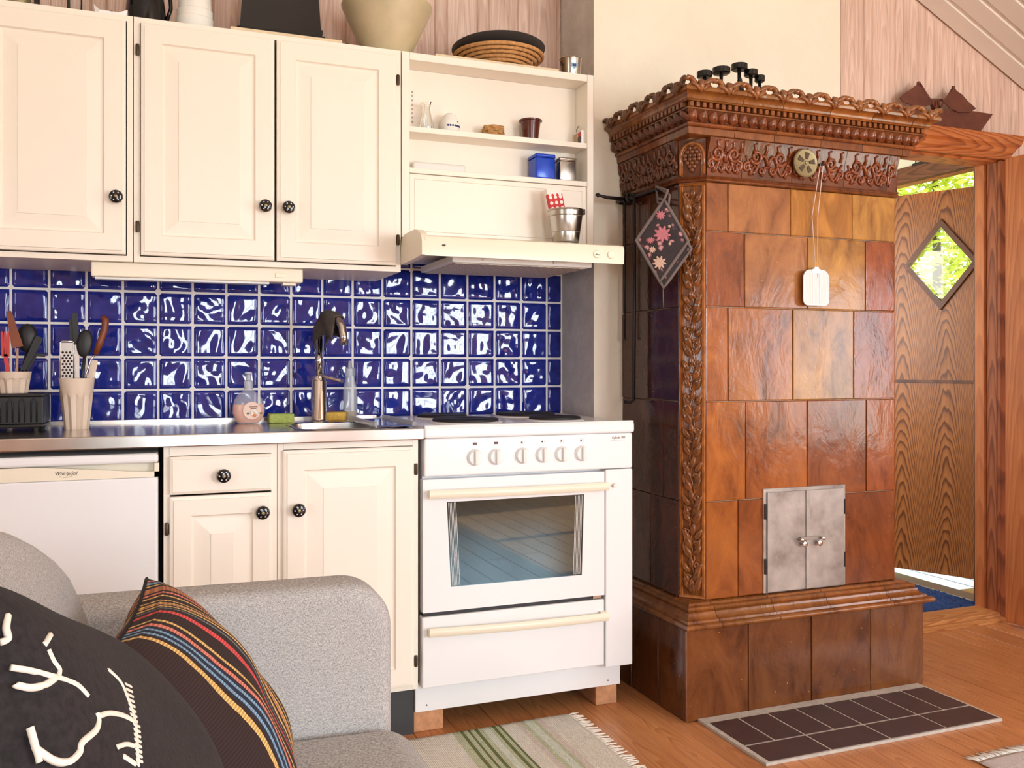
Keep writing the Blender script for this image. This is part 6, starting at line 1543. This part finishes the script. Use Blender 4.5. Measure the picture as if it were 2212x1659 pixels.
# backrest: arched outline in YZ, leaning back, softly bulging
prof = [(YA0 - .004, .20), (YA0 - .004, .66), (1.66, .70), (1.60, .758), (1.53, .806), (1.44, .843), (1.34, .876), (1.2, .915), (1.05, .945), (.9, .962), (.7, .97), (.45, .965), (.2, .94), (-.02, .90), (-.10, .85), (-.13, .70), (-.13, .20)]
XBK = lambda z: -.045 - (z - .4) * .18
rounded_slab(prof, .035, lambda p, q, t: (XBK(q) - t, p, q), 'backrest', 'grey_weave', 5, .17)
seat_z = onY(700, 1587, YA0 - .01).z
xe_ = onZ(915, 1625, seat_z - .02).x + .012
seat = [(-.035, seat_z - .16), (xe_ - .05, seat_z - .16)] + arcs(xe_ - .05, seat_z - .11, .05, -90, 0, 4) + arcs(xe_ - .075, seat_z - .075, .075, 0, 90, 8) + [(.2, seat_z + .004), (-.035, seat_z)]
rounded_slab(seat, .03, lambda p, q, t: (p, YA0 - .006 - t, q), 'seat_cushion', 'grey_weave', 5, 1.2)
rounded_slab([(-.30, .10), (xe_ - .06, .10), (xe_ - .06, seat_z - .165), (-.30, seat_z - .165)], .015, lambda p, q, t: (p, 1.67 - t, q), 'frame', 'grey_weave', 3, 1.8)
for xx, yy in ((-.26, 1.72), (XAF - .09, 1.72), (-.26, -.05), (XAF - .09, -.05)): MB().lathe([(.014, 0), (.022, .105)], 12, (xx, yy, 0)).build('leg', 'wood_handle', sf, 40)
def pillow_pt(c, ex, ez, nn, W, Hh, D, u, v, side):
    a, b_2 = 2 * u - 1, 2 * v - 1
    pin = 1 - .07 * (1 - abs(a) ** 2.2) * 0 
    ka = 1 - .055 * (1 - b_2 * b_2); kb = 1 - .055 * (1 - a * a)
    t = D * max(0, 1 - a * a) ** .42 * max(0, 1 - b_2 * b_2) ** .42
    wr = .004 * math.sin(7 * a + 3 * b_2) * (1 - abs(a)) + .005 * math.sin(5 * b_2 - 4 * a) * (1 - abs(b_2))
    return c + ex * (a * W / 2 * ka) + ez * (b_2 * Hh / 2 * kb) + nn * (side * (t + wr * min(1, t / .02)))
def pillow(name, label, A, B, C, D, mats, uvs=False):
    # A far-top, B near-top, C far-bottom corner
    A, B, C = Vector(A), Vector(B), Vector(C); ex = (A - B); W = ex.length; ex = ex / W; ez = (A - C); Hh = ez.length; ez = ez / Hh
    ez = (ez - ex * ez.dot(ex)).normalized(); nn = ex.cross(ez).normalized()
    if nn.x < 0: nn = -nn
    c = (B + C) / 2
    rt_ = thing(name, label, 'cushion', c - ez * Hh / 2)
    n = 36
    fns = {}
    for side, nm in ((1, 'front'), (-1, 'back')):
        b = MB().grid(lambda u, v: pillow_pt(c, ex, ez, nn, W, Hh, D, u, v, side), n, n)
        fns[side] = b
    b = MB(); b.v = fns[1].v + fns[-1].v; k = len(fns[1].v); b.f = fns[1].f + [[i + k for i in f] for f in fns[-1].f]; b.mi = [0] * len(b.f)
    o = b.build('cover', mats, rt_, True, fixn=True)
    uvl = o.data.uv_layers.new(name='UVMap')
    for p in o.data.polygons:
        for li in p.loop_indices:
            vi = o.data.loops[li].vertex_index % k; uvl.data[li].uv = ((vi % (n + 1)) / n, (vi // (n + 1)) / n)
    seam = [pillow_pt(c, ex, ez, nn, W, Hh, D, *uv, 1) for uv in [(t / 20, 0) for t in range(20)] + [(1, t / 20) for t in range(20)] + [(1 - t / 20, 1) for t in range(20)] + [(0, 1 - t / 20) for t in range(20)]]
    MB().tube(seam, .0028, 6, True).build('seam', 'black_fabric', rt_, True)
    return rt_, lambda u, v, lift=.002: pillow_pt(c, ex, ez, nn, W, Hh, D, u, v, 1) + nn * lift
YP1 = 1.615
A_ = onY(322, 1244, YP1); B_ = onY(240, 1402, 1.20)
C0 = onZ(600, 1650, seat_z + .015)
pillow('striped_cushion', 'black cushion with bright woven stripes leaning on the sofa back', A_, B_, C0, .085, 'striped_cloth')
A2_ = Vector((-.030, 1.10, .775)); B2_ = A2_ + (Vector((-.085, .66, .955)) - A2_) * 1.3; C2_ = A2_ + .37 * Vector((.28, -.36, -.89))
pr2, S2f = pillow('patterned_cushion', 'black cushion with white line drawing at the front of the sofa', A2_, B2_, C2_, .075, 'black_fabric')
def stroke(uvs, r, name='white_line'):
    P = []
    for k in range(len(uvs) - 1):
        p0 = uvs[max(0, k - 1)]; p1 = uvs[k]; p2 = uvs[k + 1]; p3 = uvs[min(len(uvs) - 1, k + 2)]
        for s in range(8):
            t = s / 8; f = lambda i: .5 * (2 * p1[i] + (p2[i] - p0[i]) * t + (2 * p0[i] - 5 * p1[i] + 4 * p2[i] - p3[i]) * t * t + (3 * p1[i] - p0[i] - 3 * p2[i] + p3[i]) * t ** 3); P.append((f(0), f(1)))
    P.append(uvs[-1])
    MB().tube([S2f(min(max(u, .01), .99), min(max(v, .01), .99), -r * .35) for u, v in P], r, 6).build(name, 'yarn_white', pr2, True)
# strokes are found on the cushion from the photograph's pixels
def uv_of(px, py):
    best = None
    d = Vector(ray(px, py)).normalized(); o0 = Vector((0, 0, CAMH))
    for i in range(41):
        for j in range(41):
            p = S2f(i / 40, j / 40, 0); v = p - o0; e = (v - d * v.dot(d)).length
            k_ = (0, v.dot(d)) if e < .014 else (1, e)
            if best is None or k_ < best[0]: best = (k_, i / 40, j / 40, e)
    _, u, v, e = best; st_ = 1 / 80
    for _ in range(60):
        mv = False
        for du in (-st_, 0, st_):
            for dv in (-st_, 0, st_):
                uu, vv = min(max(u + du, 0), 1), min(max(v + dv, 0), 1); p = S2f(uu, vv, 0) - o0; e2 = (p - d * p.dot(d)).length
                if e2 < e - 1e-7: e, u, v, mv = e2, uu, vv, True
        if not mv: st_ /= 2
        if st_ < 1e-4: break
    return (u, v) if e < .004 else None
SC = 400 / 1848.0
def Q(x, y): return uv_of(x * SC, 1300 + y * SC)
for pts, r in (([(90, 130), (75, 250), (95, 360), (20, 400)], .006), ([(510, 330), (450, 430)], .006), ([(490, 480), (540, 590), (600, 680), (580, 760)], .0055),
               ([(5, 630), (60, 640), (120, 650), (250, 670), (500, 730), (640, 770), (780, 830), (880, 940)], .0055), ([(5, 740), (60, 772), (150, 820), (320, 850), (470, 820), (570, 750)], .0065),
               ([(5, 1240), (60, 1275), (120, 1310), (200, 1360), (400, 1480), (560, 1580), (700, 1590), (800, 1500), (830, 1400), (960, 1280), (990, 1180), (970, 1110)], .0065), ([(990, 1140), (1100, 1110), (1240, 1140), (1330, 1190)], .006),
               ([(1080, 680), (1200, 800), (1270, 960), (1330, 1120), (1360, 1300), (1370, 1480), (1380, 1640)], .005), ([(5, 1440), (70, 1480), (150, 1530), (290, 1640)], .0055), ([(1170, 1450), (1260, 1420), (1340, 1440)], .0055), ([(1230, 1540), (1350, 1620)], .006)):
    qs = [q_ for q_ in (Q(x, y) for x, y in pts if x >= 110 or y < 450) if q_]
    if len(qs) > 1: stroke(qs, r * .32)
for k in range(16):
    y = 820 + k * 50; x = 1250 + (y - 820) * .17 if y < 1200 else 1330 + (y - 1200) * .08
    qs = [q_ for q_ in (Q(x, y), Q(x + 60, y + 30)) if q_]
    if len(qs) > 1: stroke(qs, .0012, 'fringe_stitch')
# rugs
def rug(name, label, x0, x1, y0, y1, mat, fringe_side, fr_mat='yarn_white'):
    r_ = thing(name, label, 'rug', ((x0 + x1) / 2, (y0 + y1) / 2, 0)); nx, ny = 60, 60
    zf = lambda u, v: .0055 + .004 * math.sin(6 * u + 1) * math.sin(4 * v + 2) ** 2 + .003 * math.sin(14 * u) * max(0, v - .7)
    b = MB().grid(lambda u, v: (x0 + (x1 - x0) * u, y0 + (y1 - y0) * v + .006 * math.sin(9 * u), zf(u, v) + .003), nx, ny)
    o = b.build('weave', mat, r_, True, fixn=False); uvl = o.data.uv_layers.new(name='UVMap')
    for p in o.data.polygons:
        for li in p.loop_indices: vi = o.data.loops[li].vertex_index; i, j = vi % (nx + 1), vi // (nx + 1); uvl.data[li].uv = ((i / nx, j / ny) if fringe_side == 'R' else (j / ny, i / nx))
    md = o.modifiers.new('thick', 'SOLIDIFY'); md.thickness = .005; md.offset = -1
    rr = random.Random(5); n = int((y1 - y0 if fringe_side == 'R' else x1 - x0) / .0085); protos = []
    for k in range(6):
        a = rr.uniform(-.012, .012); protos.append(MB().tube([(0, 0, .006), (.018, a * .4, .0075), (.034, a, .004), (.048, a * 1.3, .0032)], [.003, .0028, .0022, .0012], 5).build('fringe', fr_mat, r_, True, origin=(0, 0, 0)))
    usedp = set()
    for k in range(n):
        t = (k + .5) / n; i = rr.randrange(6)
        p = Vector((x1 - .002, y0 + (y1 - y0) * t + .006 * math.sin(9), .0)) if fringe_side == 'R' else Vector((x0 + (x1 - x0) * t, y1 - .002 + .006 * math.sin(9 * t), 0))
        rot = (0, 0, (0 if fringe_side == 'R' else PI / 2) + rr.uniform(-.25, .25))
        if i not in usedp: usedp.add(i); place(protos[i], p, r_); protos[i].rotation_euler = rot
        else: dup(protos[i], p, r_, None, rot)
rug('rag_rug', 'cream and green striped rag rug before the cooker', .30, 1.215, 1.95, 2.615, 'rug_green', 'R')
rug('rag_rug', 'rose and grey rag rug with a white fringe on the plank floor', 2.13, 2.9, 1.2, 1.89, 'rug_rose', 'F', 'lace_white')
